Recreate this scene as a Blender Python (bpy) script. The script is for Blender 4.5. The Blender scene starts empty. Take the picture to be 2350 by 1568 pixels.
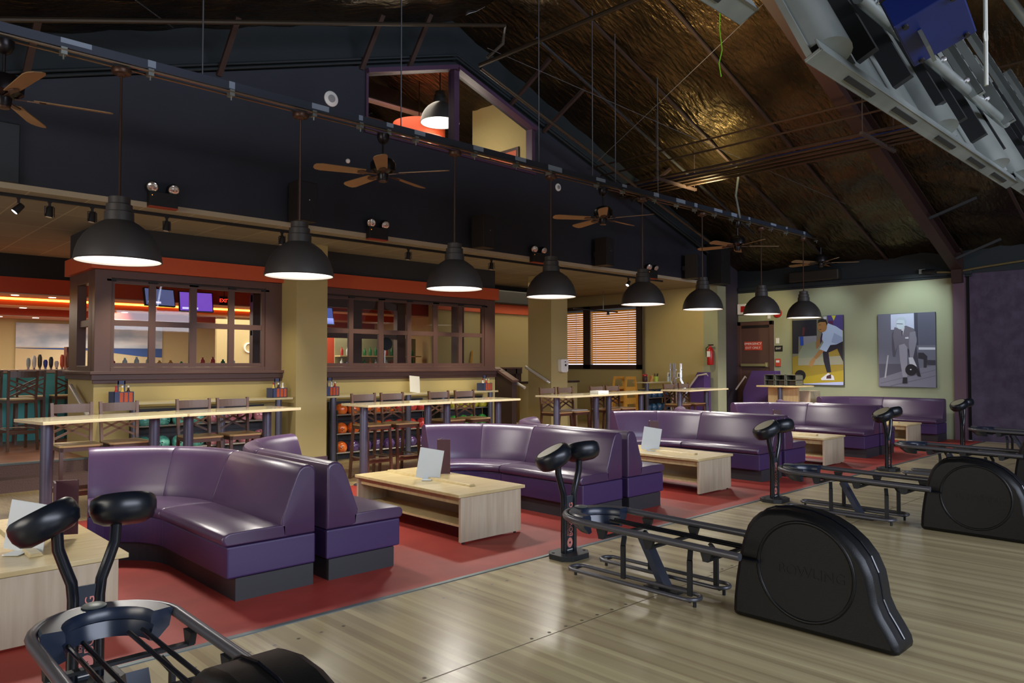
import bpy, bmesh, math, random
from mathutils import Vector, Matrix
random.seed(7)
PI = math.pi
S = bpy.context.scene
COL = S.collection

# ------------------------------------------------------------------ camera
cam_d = bpy.data.cameras.new('camera'); cam = bpy.data.objects.new('camera', cam_d); COL.objects.link(cam)
cam_d.sensor_width = 36.0; cam_d.lens = 1700.0 / 2350.0 * 36.0
cam_d.clip_start = 0.05; cam_d.clip_end = 100
pitch = math.atan(51 / 1700); az = math.radians(46.15)
cam.location = (0, 0, 1.65)
cam.rotation_euler = (PI / 2 + pitch, 0, az - PI / 2)
S.camera = cam
# ------------------------------------------------------------------ world and view
W = bpy.data.worlds.new('world'); S.world = W; W.use_nodes = True
W.node_tree.nodes['Background'].inputs[0].default_value = (0.72, 0.74, 0.82, 1)
W.node_tree.nodes['Background'].inputs[1].default_value = 0.20
S.view_settings.view_transform = 'Standard'; S.view_settings.look = 'None'
S.view_settings.gamma = 1.0; S.view_settings.use_curve_mapping = False
S.view_settings.exposure = 0.42

def light(kind, name, loc, energy, col=(1, 1, 1), rot=(0, 0, 0), size=1.0, size_y=None, spot=None, blend=0.5, parent=None):
    d = bpy.data.lights.new(name, kind); d.energy = energy; d.color = col
    if kind == 'AREA':
        d.size = size
        if size_y: d.shape = 'RECTANGLE'; d.size_y = size_y
    else:
        d.shadow_soft_size = size
    if kind == 'SPOT': d.spot_size = math.radians(spot or 90); d.spot_blend = blend
    o = bpy.data.objects.new(name, d); COL.objects.link(o); o.location = loc; o.rotation_euler = rot
    if parent: o.parent = parent
    return o

def aim(o, target):
    d = Vector(target) - Vector(o.location)
    o.rotation_euler = d.to_track_quat('-Z', 'Y').to_euler()
    return o
# added soft fills out of view: cool from the lane side, warm from the left
aim(light('AREA', 'lane_fill', (5, -7.5, 4.2), 1100, (0.76, 0.83, 1.0), size=14, size_y=2.5), (7, 5, 1.2))
aim(light('AREA', 'left_side_fill', (-5, 5, 3.0), 240, (1.0, 0.93, 0.82), size=5, size_y=3), (6, 7, 0.6))
# warm light of the bar and dining room behind the window wall
light('AREA', 'bar_light', (5.5, 16.2, 2.7), 230, (1.0, 0.88, 0.72), size=9, size_y=2.4)
light('AREA', 'bar_light', (13.0, 12.6, 3.45), 25, (1.0, 0.85, 0.6), size=3, size_y=2)
# the row of track heads that washes the wall above the ball racks
for x in (3.3, 4.9, 7.2, 8.6, 9.9):
    aim(light('SPOT', 'wall_wash', (x, 10.25, 3.4), 125, (1.0, 0.88, 0.62), size=0.05, spot=62, blend=0.8), (x + 0.1, 11.4, 1.15))
aim(light('SPOT', 'wall_wash', (14.6, 9.95, 3.4), 45, (1.0, 0.84, 0.5), size=0.05, spot=80, blend=0.8), (16.4, 10.4, 2.2))
# two picture spots on the far wall and the one over the exit
aim(light('SPOT', 'picture_spot', (16.9, 5.6, 3.9), 80, (0.78, 0.95, 1.0), size=0.05, spot=75, blend=0.9), (18.15, 5.8, 2.6))
aim(light('SPOT', 'picture_spot', (16.9, 7.6, 3.9), 32, (0.78, 0.95, 1.0), size=0.05, spot=75, blend=0.9), (18.15, 7.7, 2.5))
aim(light('SPOT', 'exit_spot', (16.3, 7.9, 3.6), 75, (1.0, 0.84, 0.5), size=0.05, spot=60, blend=0.7), (18.1, 9.5, 2.6))
aim(light('SPOT', 'roof_fill_spot', (12.5, 7.6, 4.7), 300, (1.0, 0.8, 0.4), size=0.2, spot=120, blend=1), (13.0, 8.2, 7))  # both upward spots are added fill for golden highlights on the foil
aim(light('SPOT', 'roof_fill_spot', (9.5, 6.0, 4.3), 190, (1.0, 0.75, 0.4), size=0.2, spot=130, blend=1), (10.5, 5.0, 7))

# ------------------------------------------------------------------ materials
def lin(c):
    return tuple(((v / 255) / 12.92 if v / 255 <= 0.04045 else ((v / 255 + 0.055) / 1.055) ** 2.4) for v in c) + (1,)
MATS = {}
def mat(name, col, rough=0.5, metal=0.0, noise=None, bump=None, emit=None, spec=None, coat=None):
    """noise=(scale, col2[, detail[, stretch xyz]]) ; bump=(scale, strength)"""
    if name in MATS: return MATS[name]
    m = bpy.data.materials.new(name); m.use_nodes = True; nt = m.node_tree; b = nt.nodes['Principled BSDF']
    b.inputs['Base Color'].default_value = lin(col); b.inputs['Roughness'].default_value = rough; b.inputs['Metallic'].default_value = metal
    if spec is not None: b.inputs['Specular IOR Level'].default_value = spec
    if coat: b.inputs['Coat Weight'].default_value = coat[0]; b.inputs['Coat Roughness'].default_value = coat[1]
    tc = None
    def coords(stretch=None):
        tcn = nt.nodes.new('ShaderNodeTexCoord'); mp = nt.nodes.new('ShaderNodeMapping')
        nt.links.new(tcn.outputs['Object'], mp.inputs[0])
        if stretch: mp.inputs['Scale'].default_value = stretch
        return mp.outputs[0]
    if noise:
        n = nt.nodes.new('ShaderNodeTexNoise'); n.inputs['Scale'].default_value = noise[0]
        n.inputs['Detail'].default_value = noise[2] if len(noise) > 2 else 3
        nt.links.new(coords(noise[3] if len(noise) > 3 else None), n.inputs['Vector'])
        r = nt.nodes.new('ShaderNodeValToRGB'); r.color_ramp.elements[0].position = 0.35; r.color_ramp.elements[1].position = 0.65
        r.color_ramp.elements[0].color = lin(col); r.color_ramp.elements[1].color = lin(noise[1])
        nt.links.new(n.outputs['Fac'], r.inputs[0]); nt.links.new(r.outputs[0], b.inputs['Base Color'])
    if bump:
        n2 = nt.nodes.new('ShaderNodeTexNoise'); n2.inputs['Scale'].default_value = bump[0]; n2.inputs['Detail'].default_value = 4
        nt.links.new(coords(bump[2] if len(bump) > 2 else None), n2.inputs['Vector'])
        bp = nt.nodes.new('ShaderNodeBump'); bp.inputs['Strength'].default_value = bump[1]; bp.inputs['Distance'].default_value = 0.05
        nt.links.new(n2.outputs['Fac'], bp.inputs['Height']); nt.links.new(bp.outputs[0], b.inputs['Normal'])
    if emit:
        b.inputs['Emission Color'].default_value = lin(emit[0]); b.inputs['Emission Strength'].default_value = emit[1]
    MATS[name] = m; return m

def glass_mat():
    m = bpy.data.materials.new('window_glass'); m.use_nodes = True; nt = m.node_tree; nt.nodes.clear()
    o = nt.nodes.new('ShaderNodeOutputMaterial'); mx = nt.nodes.new('ShaderNodeMixShader'); t = nt.nodes.new('ShaderNodeBsdfTransparent')
    g = nt.nodes.new('ShaderNodeBsdfGlossy'); g.inputs['Roughness'].default_value = 0.02; f = nt.nodes.new('ShaderNodeFresnel'); f.inputs[0].default_value = 1.45
    t.inputs[0].default_value = (0.93, 0.95, 0.96, 1)
    gm = nt.nodes.new('ShaderNodeNewGeometry'); sb = nt.nodes.new('ShaderNodeMath'); sb.operation = 'SUBTRACT'; sb.inputs[0].default_value = 1.0; mu = nt.nodes.new('ShaderNodeMath'); mu.operation = 'MULTIPLY'
    nt.links.new(gm.outputs['Backfacing'], sb.inputs[1]); nt.links.new(sb.outputs[0], mu.inputs[0]); nt.links.new(f.outputs[0], mu.inputs[1]); nt.links.new(mu.outputs[0], mx.inputs[0]); nt.links.new(t.outputs[0], mx.inputs[1]); nt.links.new(g.outputs[0], mx.inputs[2]); nt.links.new(mx.outputs[0], o.inputs[0])
    return m
GLASS = glass_mat()

def wood_floor():
    m = bpy.data.materials.new('maple_planks'); m.use_nodes = True; nt = m.node_tree; b = nt.nodes['Principled BSDF']
    tc = nt.nodes.new('ShaderNodeTexCoord'); sx = nt.nodes.new('ShaderNodeSeparateXYZ'); nt.links.new(tc.outputs['Object'], sx.inputs[0])
    ml = nt.nodes.new('ShaderNodeMath'); ml.operation = 'MULTIPLY'; ml.inputs[1].default_value = 1 / 0.026; nt.links.new(sx.outputs[0], ml.inputs[0])
    fl = nt.nodes.new('ShaderNodeMath'); fl.operation = 'FLOOR'; nt.links.new(ml.outputs[0], fl.inputs[0])
    # plank index and a long run along Y pick the tone of each board
    my = nt.nodes.new('ShaderNodeMath'); my.operation = 'MULTIPLY'; my.inputs[1].default_value = 0.35; nt.links.new(sx.outputs[1], my.inputs[0])
    cb = nt.nodes.new('ShaderNodeCombineXYZ'); nt.links.new(fl.outputs[0], cb.inputs[0]); nt.links.new(my.outputs[0], cb.inputs[1])
    n = nt.nodes.new('ShaderNodeTexNoise'); n.inputs['Scale'].default_value = 0.31; n.inputs['Detail'].default_value = 3; nt.links.new(cb.outputs[0], n.inputs['Vector'])
    r = nt.nodes.new('ShaderNodeValToRGB'); e = r.color_ramp.elements
    e[0].position = 0.36; e[0].color = lin((158, 142, 108)); e[1].position = 0.66; e[1].color = lin((196, 182, 140))
    nt.links.new(n.outputs['Fac'], r.inputs[0]); nt.links.new(r.outputs[0], b.inputs['Base Color'])
    b.inputs['Roughness'].default_value = 0.24; b.inputs['Specular IOR Level'].default_value = 0.5
    n3 = nt.nodes.new('ShaderNodeTexNoise'); n3.inputs['Scale'].default_value = 1.6
    bp = nt.nodes.new('ShaderNodeBump'); bp.inputs['Strength'].default_value = 0.05; bp.inputs['Distance'].default_value = 0.05
    nt.links.new(tc.outputs['Object'], n3.inputs['Vector']); nt.links.new(n3.outputs['Fac'], bp.inputs['Height']); nt.links.new(bp.outputs[0], b.inputs['Normal'])
    return m

def grid_mat(name, col, line, sx, sy, lw, rough):
    m = bpy.data.materials.new(name); m.use_nodes = True; nt = m.node_tree; b = nt.nodes['Principled BSDF']
    tc = nt.nodes.new('ShaderNodeTexCoord'); br = nt.nodes.new('ShaderNodeTexBrick')
    br.offset = 0.0; br.inputs['Scale'].default_value = 1.0; br.inputs['Brick Width'].default_value = sx; br.inputs['Row Height'].default_value = sy
    br.inputs['Mortar Size'].default_value = lw; br.inputs['Color1'].default_value = lin(col); br.inputs['Color2'].default_value = lin(tuple(int(c * 0.93) for c in col)); br.inputs['Mortar'].default_value = lin(line)
    nt.links.new(tc.outputs['Object'], br.inputs['Vector']); nt.links.new(br.outputs['Color'], b.inputs['Base Color']); b.inputs['Roughness'].default_value = rough
    return m

def ball_mat(name, c1, c2):
    return mat(name, c1, 0.18, noise=(16, c2, 6), coat=(0.6, 0.08))

M_floor = wood_floor()
M_red = mat('red_rubber', (162, 62, 52), 0.55, noise=(3, (150, 56, 47)), bump=(220, 0.04), spec=0.3)
M_strip = mat('grey_strip', (95, 105, 105), 0.4, 0.5)
M_lounge = mat('lounge_wood', (190, 170, 125), 0.35, noise=(4, (165, 143, 100), 4, (12, 1, 1)))
M_tile = mat('terracotta_tile', (168, 104, 66), 0.35, noise=(4, (140, 84, 56), 3))
M_carpet = mat('stair_carpet', (112, 88, 84), 0.95, noise=(90, (90, 70, 68)), bump=(200, 0.4))
M_navy = mat('navy_paint', (34, 38, 50), 0.6, noise=(1.2, (30, 33, 45)))
M_teal = mat('dark_teal_paint', (25, 34, 38), 0.7)
M_black = mat('black_paint', (18, 18, 20), 0.6)
M_beige = mat('olive_beige_paint', (178, 160, 108), 0.75, bump=(60, 0.03))
M_sage = mat('sage_paint', (158, 160, 128), 0.75, noise=(1, (150, 154, 124)))
M_orange = mat('orange_paint', (200, 84, 44), 0.6)
M_brown = mat('brown_paint', (92, 66, 60), 0.45)
M_dbrown = mat('dark_brown', (58, 40, 36), 0.5)
M_plum = mat('plum_wall', (80, 68, 88), 0.85, noise=(5, (66, 55, 74), 6), bump=(7, 0.35))
M_plumtrim = mat('plum_trim', (96, 72, 84), 0.6)
M_ceil = grid_mat('ceiling_tile', (146, 138, 118), (172, 162, 138), 0.61, 1.22, 0.01, 0.9)
M_foil = mat('roof_foil', (98, 84, 56), 0.30, 0.85, noise=(0.9, (60, 50, 36), 4), bump=(3.2, 1.0, (1.2, 3.5, 1)))
M_beam = mat('primer_red_steel', (46, 24, 20), 0.6)
M_steel = mat('dark_steel', (44, 46, 48), 0.5, 0.4)
M_pipe = mat('pipe', (74, 64, 52), 0.4, 0.6)
M_galv = mat('galvanised', (150, 155, 150), 0.42, 0.55, noise=(2, (120, 126, 122)))
M_lgrey = mat('light_grey_paint', (150, 165, 185), 0.5)
M_purple = mat('purple_vinyl', (74, 52, 82), 0.34, noise=(1.5, (66, 46, 74)), bump=(260, 0.05), spec=0.6)
M_purplebody = mat('purple_vinyl_body', (60, 42, 84), 0.4)
M_plinth = mat('plinth', (46, 46, 50), 0.5)
M_maple = mat('maple_laminate', (208, 190, 140), 0.28, noise=(3, (196, 174, 124), 4, (1, 8, 1)))
M_maple2 = mat('maple_end', (192, 178, 152), 0.45, noise=(3, (178, 162, 136), 4, (8, 1, 0.6)))
M_tabletop = mat('pale_tabletop', (196, 184, 146), 0.12, spec=0.6)
M_post = mat('post_paint', (92, 92, 108), 0.32, 0.5)
M_chairm = mat('chair_frame_brown', (88, 60, 44), 0.42)
M_chairback = mat('chair_back_brown', (92, 74, 66), 0.4)
M_seat = mat('chair_seat', (190, 166, 112), 0.3)
M_shade = mat('shade_charcoal', (66, 63, 62), 0.5)
M_white = mat('white_enamel', (235, 232, 225), 0.4)
M_diff = mat('lamp_diffuser', (255, 252, 245), 0.5, emit=((255, 250, 242), 1.5))
M_rust = mat('bronze_canopy', (84, 60, 48), 0.4, 0.5)
M_blade = mat('fan_blade_wood', (156, 126, 86), 0.45, noise=(2, (140, 110, 74)))
M_fan = mat('fan_motor', (40, 36, 38), 0.3, 0.6)
M_hood = mat('black_plastic', (11, 12, 14), 0.42, bump=(180, 0.06), spec=0.35)
M_hood2 = mat('navy_plastic', (24, 34, 52), 0.3)
M_rail = mat('rack_tube', (96, 96, 102), 0.34, 0.5)
M_gloss = mat('gloss_black', (14, 18, 26), 0.22)
M_chrome = mat('chrome', (225, 225, 230), 0.2, 0.9)
M_paper = mat('paper', (214, 212, 204), 0.7)
M_maroon = mat('maroon', (66, 28, 34), 0.5)
M_blue = mat('projector_blue', (16, 34, 96), 0.4)
M_yellow = mat('highchair_wood', (206, 150, 60), 0.4)
M_redpl = mat('fire_red', (176, 30, 28), 0.3)
M_signred = mat('sign_red', (196, 72, 52), 0.5)
M_wtext = mat('white_text', (236, 230, 222), 0.6)
M_ptext = mat('pink_text', (214, 132, 120), 0.6)
M_tealbar = mat('teal_bar_front', (96, 196, 202), 0.5)
M_purplewall = mat('purple_panel', (74, 48, 104), 0.6)
M_crate = mat('crate', (60, 50, 46), 0.5)

# ------------------------------------------------------------------ mesh helpers
class MB:
    def __init__(s): s.v = []; s.f = []; s.mi = []
    def add(s, vs, fs, mi=0):
        o = len(s.v); s.v += [tuple(v) for v in vs]; s.f += [tuple(i + o for i in f) for f in fs]; s.mi += [mi] * len(fs); return s
    def box(s, a, b, mi=0):
        (x0, y0, z0), (x1, y1, z1) = a, b
        x0, x1 = min(x0, x1), max(x0, x1); y0, y1 = min(y0, y1), max(y0, y1); z0, z1 = min(z0, z1), max(z0, z1)
        return s.add([(x0, y0, z0), (x1, y0, z0), (x1, y1, z0), (x0, y1, z0), (x0, y0, z1), (x1, y0, z1), (x1, y1, z1), (x0, y1, z1)],
                     [(0, 3, 2, 1), (4, 5, 6, 7), (0, 1, 5, 4), (1, 2, 6, 5), (2, 3, 7, 6), (3, 0, 4, 7)], mi)
    def bar(s, p, q, w, h, mi=0, up=(0, 0, 1)):
        p, q = Vector(p), Vector(q); d = (q - p).normalized(); u = Vector(up)
        if abs(d.dot(u)) > 0.98: u = Vector((1, 0, 0))
        r = d.cross(u).normalized(); u = r.cross(d).normalized(); vs = []
        for c in (p, q):
            for a, b in ((-1, -1), (1, -1), (1, 1), (-1, 1)): vs.append(c + r * (a * w / 2) + u * (b * h / 2))
        return s.add(vs, [(0, 1, 2, 3), (7, 6, 5, 4), (0, 4, 5, 1), (1, 5, 6, 2), (2, 6, 7, 3), (3, 7, 4, 0)], mi)
    def tube(s, pts, r, seg=8, closed=False, mi=0):
        pts = [Vector(p) for p in pts]; n = len(pts); rings = []; prev = None
        for i, p in enumerate(pts):
            if closed: d = (pts[(i + 1) % n] - pts[i - 1]).normalized()
            else: d = (pts[min(i + 1, n - 1)] - pts[max(i - 1, 0)]).normalized()
            u = prev if prev is not None else (Vector((0, 0, 1)) if abs(d.z) < 0.9 else Vector((1, 0, 0)))
            a = (u - d * u.dot(d)).normalized(); b = d.cross(a); prev = a
            rr = r[i] if isinstance(r, (list, tuple)) else r
            rings.append([p + (a * math.cos(t) + b * math.sin(t)) * rr for t in [2 * PI * k / seg for k in range(seg)]])
        vs = [v for ring in rings for v in ring]; fs = []
        for i in range(n if closed else n - 1):
            j = (i + 1) % n
            for k in range(seg):
                l = (k + 1) % seg; fs.append((i * seg + k, i * seg + l, j * seg + l, j * seg + k))
        if not closed: fs.append(tuple(reversed(range(seg)))); fs.append(tuple((n - 1) * seg + k for k in range(seg)))
        return s.add(vs, fs, mi)
    def lathe(s, prof, c=(0, 0, 0), seg=24, mi=0, axis='Z', cap=True):
        vs = []; fs = []; n = len(prof)
        for r, z in prof:
            for k in range(seg):
                t = 2 * PI * k / seg; x, y = r * math.cos(t), r * math.sin(t)
                p = (x, y, z) if axis == 'Z' else ((z, x, y) if axis == 'X' else (x, z, y))
                vs.append((c[0] + p[0], c[1] + p[1], c[2] + p[2]))
        for i in range(n - 1):
            for k in range(seg):
                l = (k + 1) % seg; fs.append((i * seg + k, i * seg + l, (i + 1) * seg + l, (i + 1) * seg + k))
        if cap:
            if prof[0][0] > 1e-5: fs.append(tuple(reversed(range(seg))))
            if prof[-1][0] > 1e-5: fs.append(tuple((n - 1) * seg + k for k in range(seg)))
        return s.add(vs, fs, mi)
    def prism(s, poly, axis, a, b, mi=0):
        """poly 2D extruded along axis from a to b. axis X: poly=(y,z), Y: (x,z), Z: (x,y)"""
        def P(u, v, t): return (t, u, v) if axis == 'X' else ((u, t, v) if axis == 'Y' else (u, v, t))
        n = len(poly); vs = [P(u, v, a) for u, v in poly] + [P(u, v, b) for u, v in poly]
        fs = [tuple(range(n)), tuple(reversed(range(n, 2 * n)))] + [(i, (i + 1) % n + 0, (i + 1) % n + n, i + n) for i in range(n)]
        return s.add(vs, [tuple(f) for f in fs], mi)
    def sphere(s, c, r, seg=16, rings=10, mi=0, sc=(1, 1, 1)):
        prof = [(max(r * math.sin(PI * i / rings), 0.0), -r * math.cos(PI * i / rings)) for i in range(rings + 1)]
        m = MB().lathe(prof, (0, 0, 0), seg, 0, cap=False)
        return s.add([(c[0] + x * sc[0], c[1] + y * sc[1], c[2] + z * sc[2]) for x, y, z in m.v], m.f, mi)
    def xf(s, M):
        s.v = [tuple(M @ Vector(v)) for v in s.v]; return s
    def build(s, name, mats, parent=None, loc=None, smooth=None, bevel=0, rot=None):
        me = bpy.data.meshes.new(name); me.from_pydata(s.v, [], s.f)
        if not isinstance(mats, (list, tuple)): mats = [mats]
        for m in mats: me.materials.append(m)
        if len(mats) > 1: me.polygons.foreach_set('material_index', s.mi)
        bm = bmesh.new(); bm.from_mesh(me); bmesh.ops.remove_doubles(bm, verts=bm.verts, dist=1e-6); bmesh.ops.recalc_face_normals(bm, faces=bm.faces); bm.to_mesh(me); bm.free()
        o = bpy.data.objects.new(name, me); COL.objects.link(o)
        if parent: o.parent = parent
        if loc: o.location = loc
        if rot: o.rotation_euler = rot
        if smooth:
            me.polygons.foreach_set('use_smooth', [True] * len(me.polygons))
            if smooth != 'all':
                bm = bmesh.new(); bm.from_mesh(me)
                for e in bm.edges:
                    if len(e.link_faces) == 2 and e.calc_face_angle(0) > math.radians(38): e.smooth = False
                bm.to_mesh(me); bm.free()
        if bevel:
            md = o.modifiers.new('bevel', 'BEVEL'); md.width = bevel; md.segments = 2; md.limit_method = 'ANGLE'; md.angle_limit = math.radians(40)
        return o

def tag(o, label, cat, group=None):
    o['label'] = label; o['category'] = cat
    if group: o['group'] = group
    return o
def thing(name, label, cat, loc=(0, 0, 0), rz=0, group=None):
    o = bpy.data.objects.new(name, None); COL.objects.link(o); o.location = loc; o.rotation_euler = (0, 0, rz); o.empty_display_size = 0.1
    return tag(o, label, cat, group)
def struct(o): o['kind'] = 'structure'; return o
KIDS = {}
def copy_tree(o, loc=None, label=None, rz=None, parent=None, group=None, scale=None):
    c = o.copy(); COL.objects.link(c)
    if parent: c.parent = parent
    if loc is not None: c.location = loc
    if rz is not None: c.rotation_euler = (o.rotation_euler[0], o.rotation_euler[1], rz)
    if label: c['label'] = label
    if group: c['group'] = group
    if scale: c.scale = scale
    for ch in [k for k in bpy.data.objects if k.parent == o]: copy_tree(ch, parent=c)
    return c
def text(name, body, size, m, parent=None, loc=(0, 0, 0), rot=(0, 0, 0), ext=0.002, align='CENTER', sx=1.0):
    cu = bpy.data.curves.new(name, 'FONT'); cu.body = body; cu.size = size; cu.extrude = ext; cu.align_x = align; cu.align_y = 'CENTER'
    t = bpy.data.objects.new(name, cu); COL.objects.link(t)
    me = bpy.data.meshes.new_from_object(t); bpy.data.objects.remove(t); bpy.data.curves.remove(cu)
    me.name = name; me.materials.clear(); me.materials.append(m)
    o = bpy.data.objects.new(name, me); COL.objects.link(o)
    if parent: o.parent = parent
    o.location = loc; o.rotation_euler = rot; o.scale = (sx, 1, 1)
    return o
NTH = ['leftmost', 'second from left', 'third from left', 'fourth from left', 'fifth from left', 'sixth from left', 'seventh from left', 'eighth from left', 'ninth from left', 'tenth from left', 'eleventh from left', 'twelfth from left', 'thirteenth from left', 'fourteenth from left']
ROWN = ['nearest', 'second nearest', 'third nearest', 'fourth nearest', 'farthest']

# ================================================================== THE SETTING
XF, YU, YW, ZS = 18.15, 9.76, 11.4, 3.6        # far wall, upper wall, window wall, soffit height
def roof_z(x): return 7.62 - 0.345 * abs(x - 8.05)
def wall_top(x): return 6.84 - 0.318 * abs(x - 8.02)
# floors
b = MB().box((-3, -4, -0.1), (XF, 4.40, 0))
for k in range(-1, 10):                                   # approach dots and the seam at the dots
    for j in range(7):
        for y0, off in ((4.13, 0.0), (3.16, -0.10)):
            cx = 1.58 + 1.72 * k + off + j * 0.153
            if -2 < cx < 18: b.add([(cx + 0.012 * math.cos(t * PI / 4), y0 + 0.012 * math.sin(t * PI / 4), 0.0012) for t in range(8)], [tuple(range(8))], 1)
b.add([(-3, 3.125, 0.001), (XF, 3.125, 0.001), (XF, 3.131, 0.001), (-3, 3.131, 0.001)], [(0, 1, 2, 3)], 1)
struct(b.build('floor', [M_floor, mat('floor_dot', (96, 84, 66), 0.5)]))
struct(MB().box((-3, 4.40, -0.1), (XF, 4.44, 0.006)).build('floor', M_strip))
struct(MB().box((-3, 4.44, -0.1), (XF, 8.78, 0.0)).build('floor', M_red))
struct(MB().box((-3, 8.78, -0.1), (16.42, 15.3, 0.0)).box((16.42, 8.78, -0.1), (XF, 10.12, 0)).build('floor', M_lounge))
struct(MB().box((-3, 11.62, 0.0), (2.93, 19.4, 0.33)).box((2.93, 11.56, 0), (10.55, 19.4, 0.33)).box((10.55, 11.95, 0), (11.7, 19.4, .33)).build('floor', M_tile))
struct(MB().box((-3, 11.30, 0.0), (2.93, 11.62, 0.165)).box((-3, 11.60, 0.0), (2.93, 11.64, 0.334)).build('steps', M_carpet))
struct(MB().box((-3, 11.595, 0.318), (2.93, 11.68, 0.342)).build('trim_1', M_strip))
struct(MB().box((10.55, 11.32, 0), (11.64, 11.64, 0.165)).box((10.55, 11.64, 0), (11.64, 11.96, .33)).build('steps', [M_maple]))

# roof: quilted foil insulation, one undulating sheet per slope
for sgn, x0, x1 in ((-1, -4.0, 8.05), (1, 8.05, XF + 0.2)):
    m = MB(); nx, ny = 56, 90; ya, yb = -3.0, 14.2; vs = []
    rng = random.Random(3)
    for i in range(nx + 1):
        for j in range(ny + 1):
            x = x0 + (x1 - x0) * i / nx; y = ya + (yb - ya) * j / ny
            sag = 0.05 * abs(math.sin(PI * (y + 0.4) / 1.5)) ** 0.6 + 0.02 * math.sin(7 * x + 2 * math.sin(3 * y)) + 0.012 * math.sin(19 * y + 4 * x)
            vs.append((x, y, roof_z(x) - sag + rng.uniform(-0.006, 0.006)))
    m.add(vs, [(i * (ny + 1) + j, (i + 1) * (ny + 1) + j, (i + 1) * (ny + 1) + j + 1, i * (ny + 1) + j + 1) for i in range(nx) for j in range(ny)])
    struct(m.build('ceiling', M_foil, smooth='all'))
struct(MB().box((-3, YU - 0.004, ZS - 0.006), (16.42, 15.6, ZS + 0.06)).build('ceiling', M_ceil))

# upper wall with the gable window
m = MB()
T = 0.12
def wallpoly(pts): m.prism(pts, 'Y', YU, YU + T)
wallpoly([(-2.1, ZS), (6.25, ZS), (6.25, wall_top(6.25)), (-2.1, wall_top(-2.1))])
wallpoly([(6.25, ZS), (9.92, ZS), (9.92, 5.28), (6.25, 5.28)])
wallpoly([(6.25, 6.14), (8.02, 6.70), (8.02, wall_top(8.02)), (6.25, wall_top(6.25))])
wallpoly([(8.02, 6.70), (9.92, 6.06), (9.92, wall_top(9.92)), (8.02, wall_top(8.02))])
wallpoly([(9.92, ZS), (16.42, ZS), (16.42, wall_top(16.42)), (9.92, wall_top(9.92))])
struct(m.build('wall_back', M_navy))
m = MB()
for xa, xb in ((-3, 8.05), (8.05, 16.42)):
    m.prism([(xa, wall_top(xa) - 0.1), (xb, wall_top(xb) - 0.1), (xb, roof_z(xb) + 0.05), (xa, roof_z(xa) + 0.05)], 'Y', YU + T, YU + T + 0.05)
struct(m.build('wall_back', M_teal))
w = struct(MB().bar((6.22, YU - 0.03, 6.17), (8.02, YU - 0.03, 6.73), 0.16, 0.07).bar((8.02, YU - 0.03, 6.73), (9.95, YU - 0.03, 6.08), 0.16, 0.07)
           .box((6.22, YU - 0.04, 5.24), (6.26, YU + 0.12, 6.18)).box((9.86, YU - 0.04, 5.24), (9.94, YU + 0.12, 6.08)).box((7.97, YU - 0.04, 5.24), (8.08, YU + 0.12, 6.68)).box((6.2, YU - 0.05, 5.22), (9.95, YU + 0.12, 5.3))
           .build('window_1', mat('window_plum_trim', (70, 48, 72), 0.5)))
MB().prism([(6.27, 5.3), (7.97, 5.3), (7.97, 6.64), (6.27, 6.11)], 'Y', YU + 0.05, YU + 0.056).prism([(8.08, 5.3), (9.86, 5.3), (9.86, 6.04), (8.08, 6.64)], 'Y', YU + 0.05, YU + 0.056).build('pane', GLASS, parent=w)
# loft room seen through it
struct(MB().box((3.5, 13.9, 4.4), (12.5, 14.0, 7.12)).build('wall_loft', mat('loft_wall', (176, 140, 116), 0.8)))
struct(MB().box((3.5, 13.92, 7.12), (12.5, 14.05, 8.0)).build('wall_loft', M_black))
struct(MB().box((10.0, YU + 0.13, 4.6), (10.1, 11.6, 6.92)).build('wall_loft', M_beige))
struct(MB().box((4.5, 12.6, 6.95), (10.35, 12.75, 6.99)).build('trim_2', M_white))
struct(MB().box((4.5, 12.55, 6.99), (10.35, 12.8, 7.3)).build('trim_3', M_black))
light('AREA', 'loft_light', (8.2, 11.6, 6.6), 26, (1, 0.85, 0.68), size=1.4)
light('POINT', 'loft_light', (8.8, 11.0, 5.6), 45, (1, 0.85, 0.68), size=0.3)

# window wall (three runs: left room, pillar bay, right room)
XL, XR = 2.93, 10.46
struct(MB().box((XL, YW, 0), (XR, YW + 0.15, 1.44)).box((XL, YW + 0.15, 0.3), (XL + 0.12, 12.75, 1.44)).box((XR - 0.12, YW + 0.15, 0), (XR, 12.7, 1.44)).build('wall_window', M_beige))
def ring(m, xa, xb, za, zb, ox0, ox1, oz0, oz1, y0, y1):
    m.box((xa, y0, za), (ox0, y1, zb)); m.box((ox1, y0, za), (xb, y1, zb)); m.box((ox0, y0, za), (ox1, y1, oz0)); m.box((ox0, y0, oz1), (ox1, y1, zb))
m = MB(); ring(m, XL, 5.9, 1.5, 2.97, 3.14, 5.42, 1.60, 2.86, YW, YW + 0.15); ring(m, 5.9, XR, 1.5, 2.97, 6.30, 10.18, 1.60, 2.86, YW, YW + 0.15)
m.box((XL, YW + 0.15, 1.5), (XL + 0.12, 11.72, 2.97)); m.box((XL, 12.30, 1.5), (XL + 0.12, 12.75, 2.97)); m.box((XL, 11.72, 2.8), (XL + 0.12, 12.30, 2.97)); m.box((XL, 11.72, 1.5), (XL + 0.12, 12.30, 1.62)); m.box((XL + 0.03, 11.72, 2.18), (XL + 0.09, 12.30, 2.28))
m.box((XR - 0.12, YW + 0.15, 1.5), (XR, 11.7, 2.97)); m.box((XR - 0.12, 12.4, 1.5), (XR, 12.7, 2.97))
struct(m.build('wall_window', M_brown, bevel=0.006))
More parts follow.
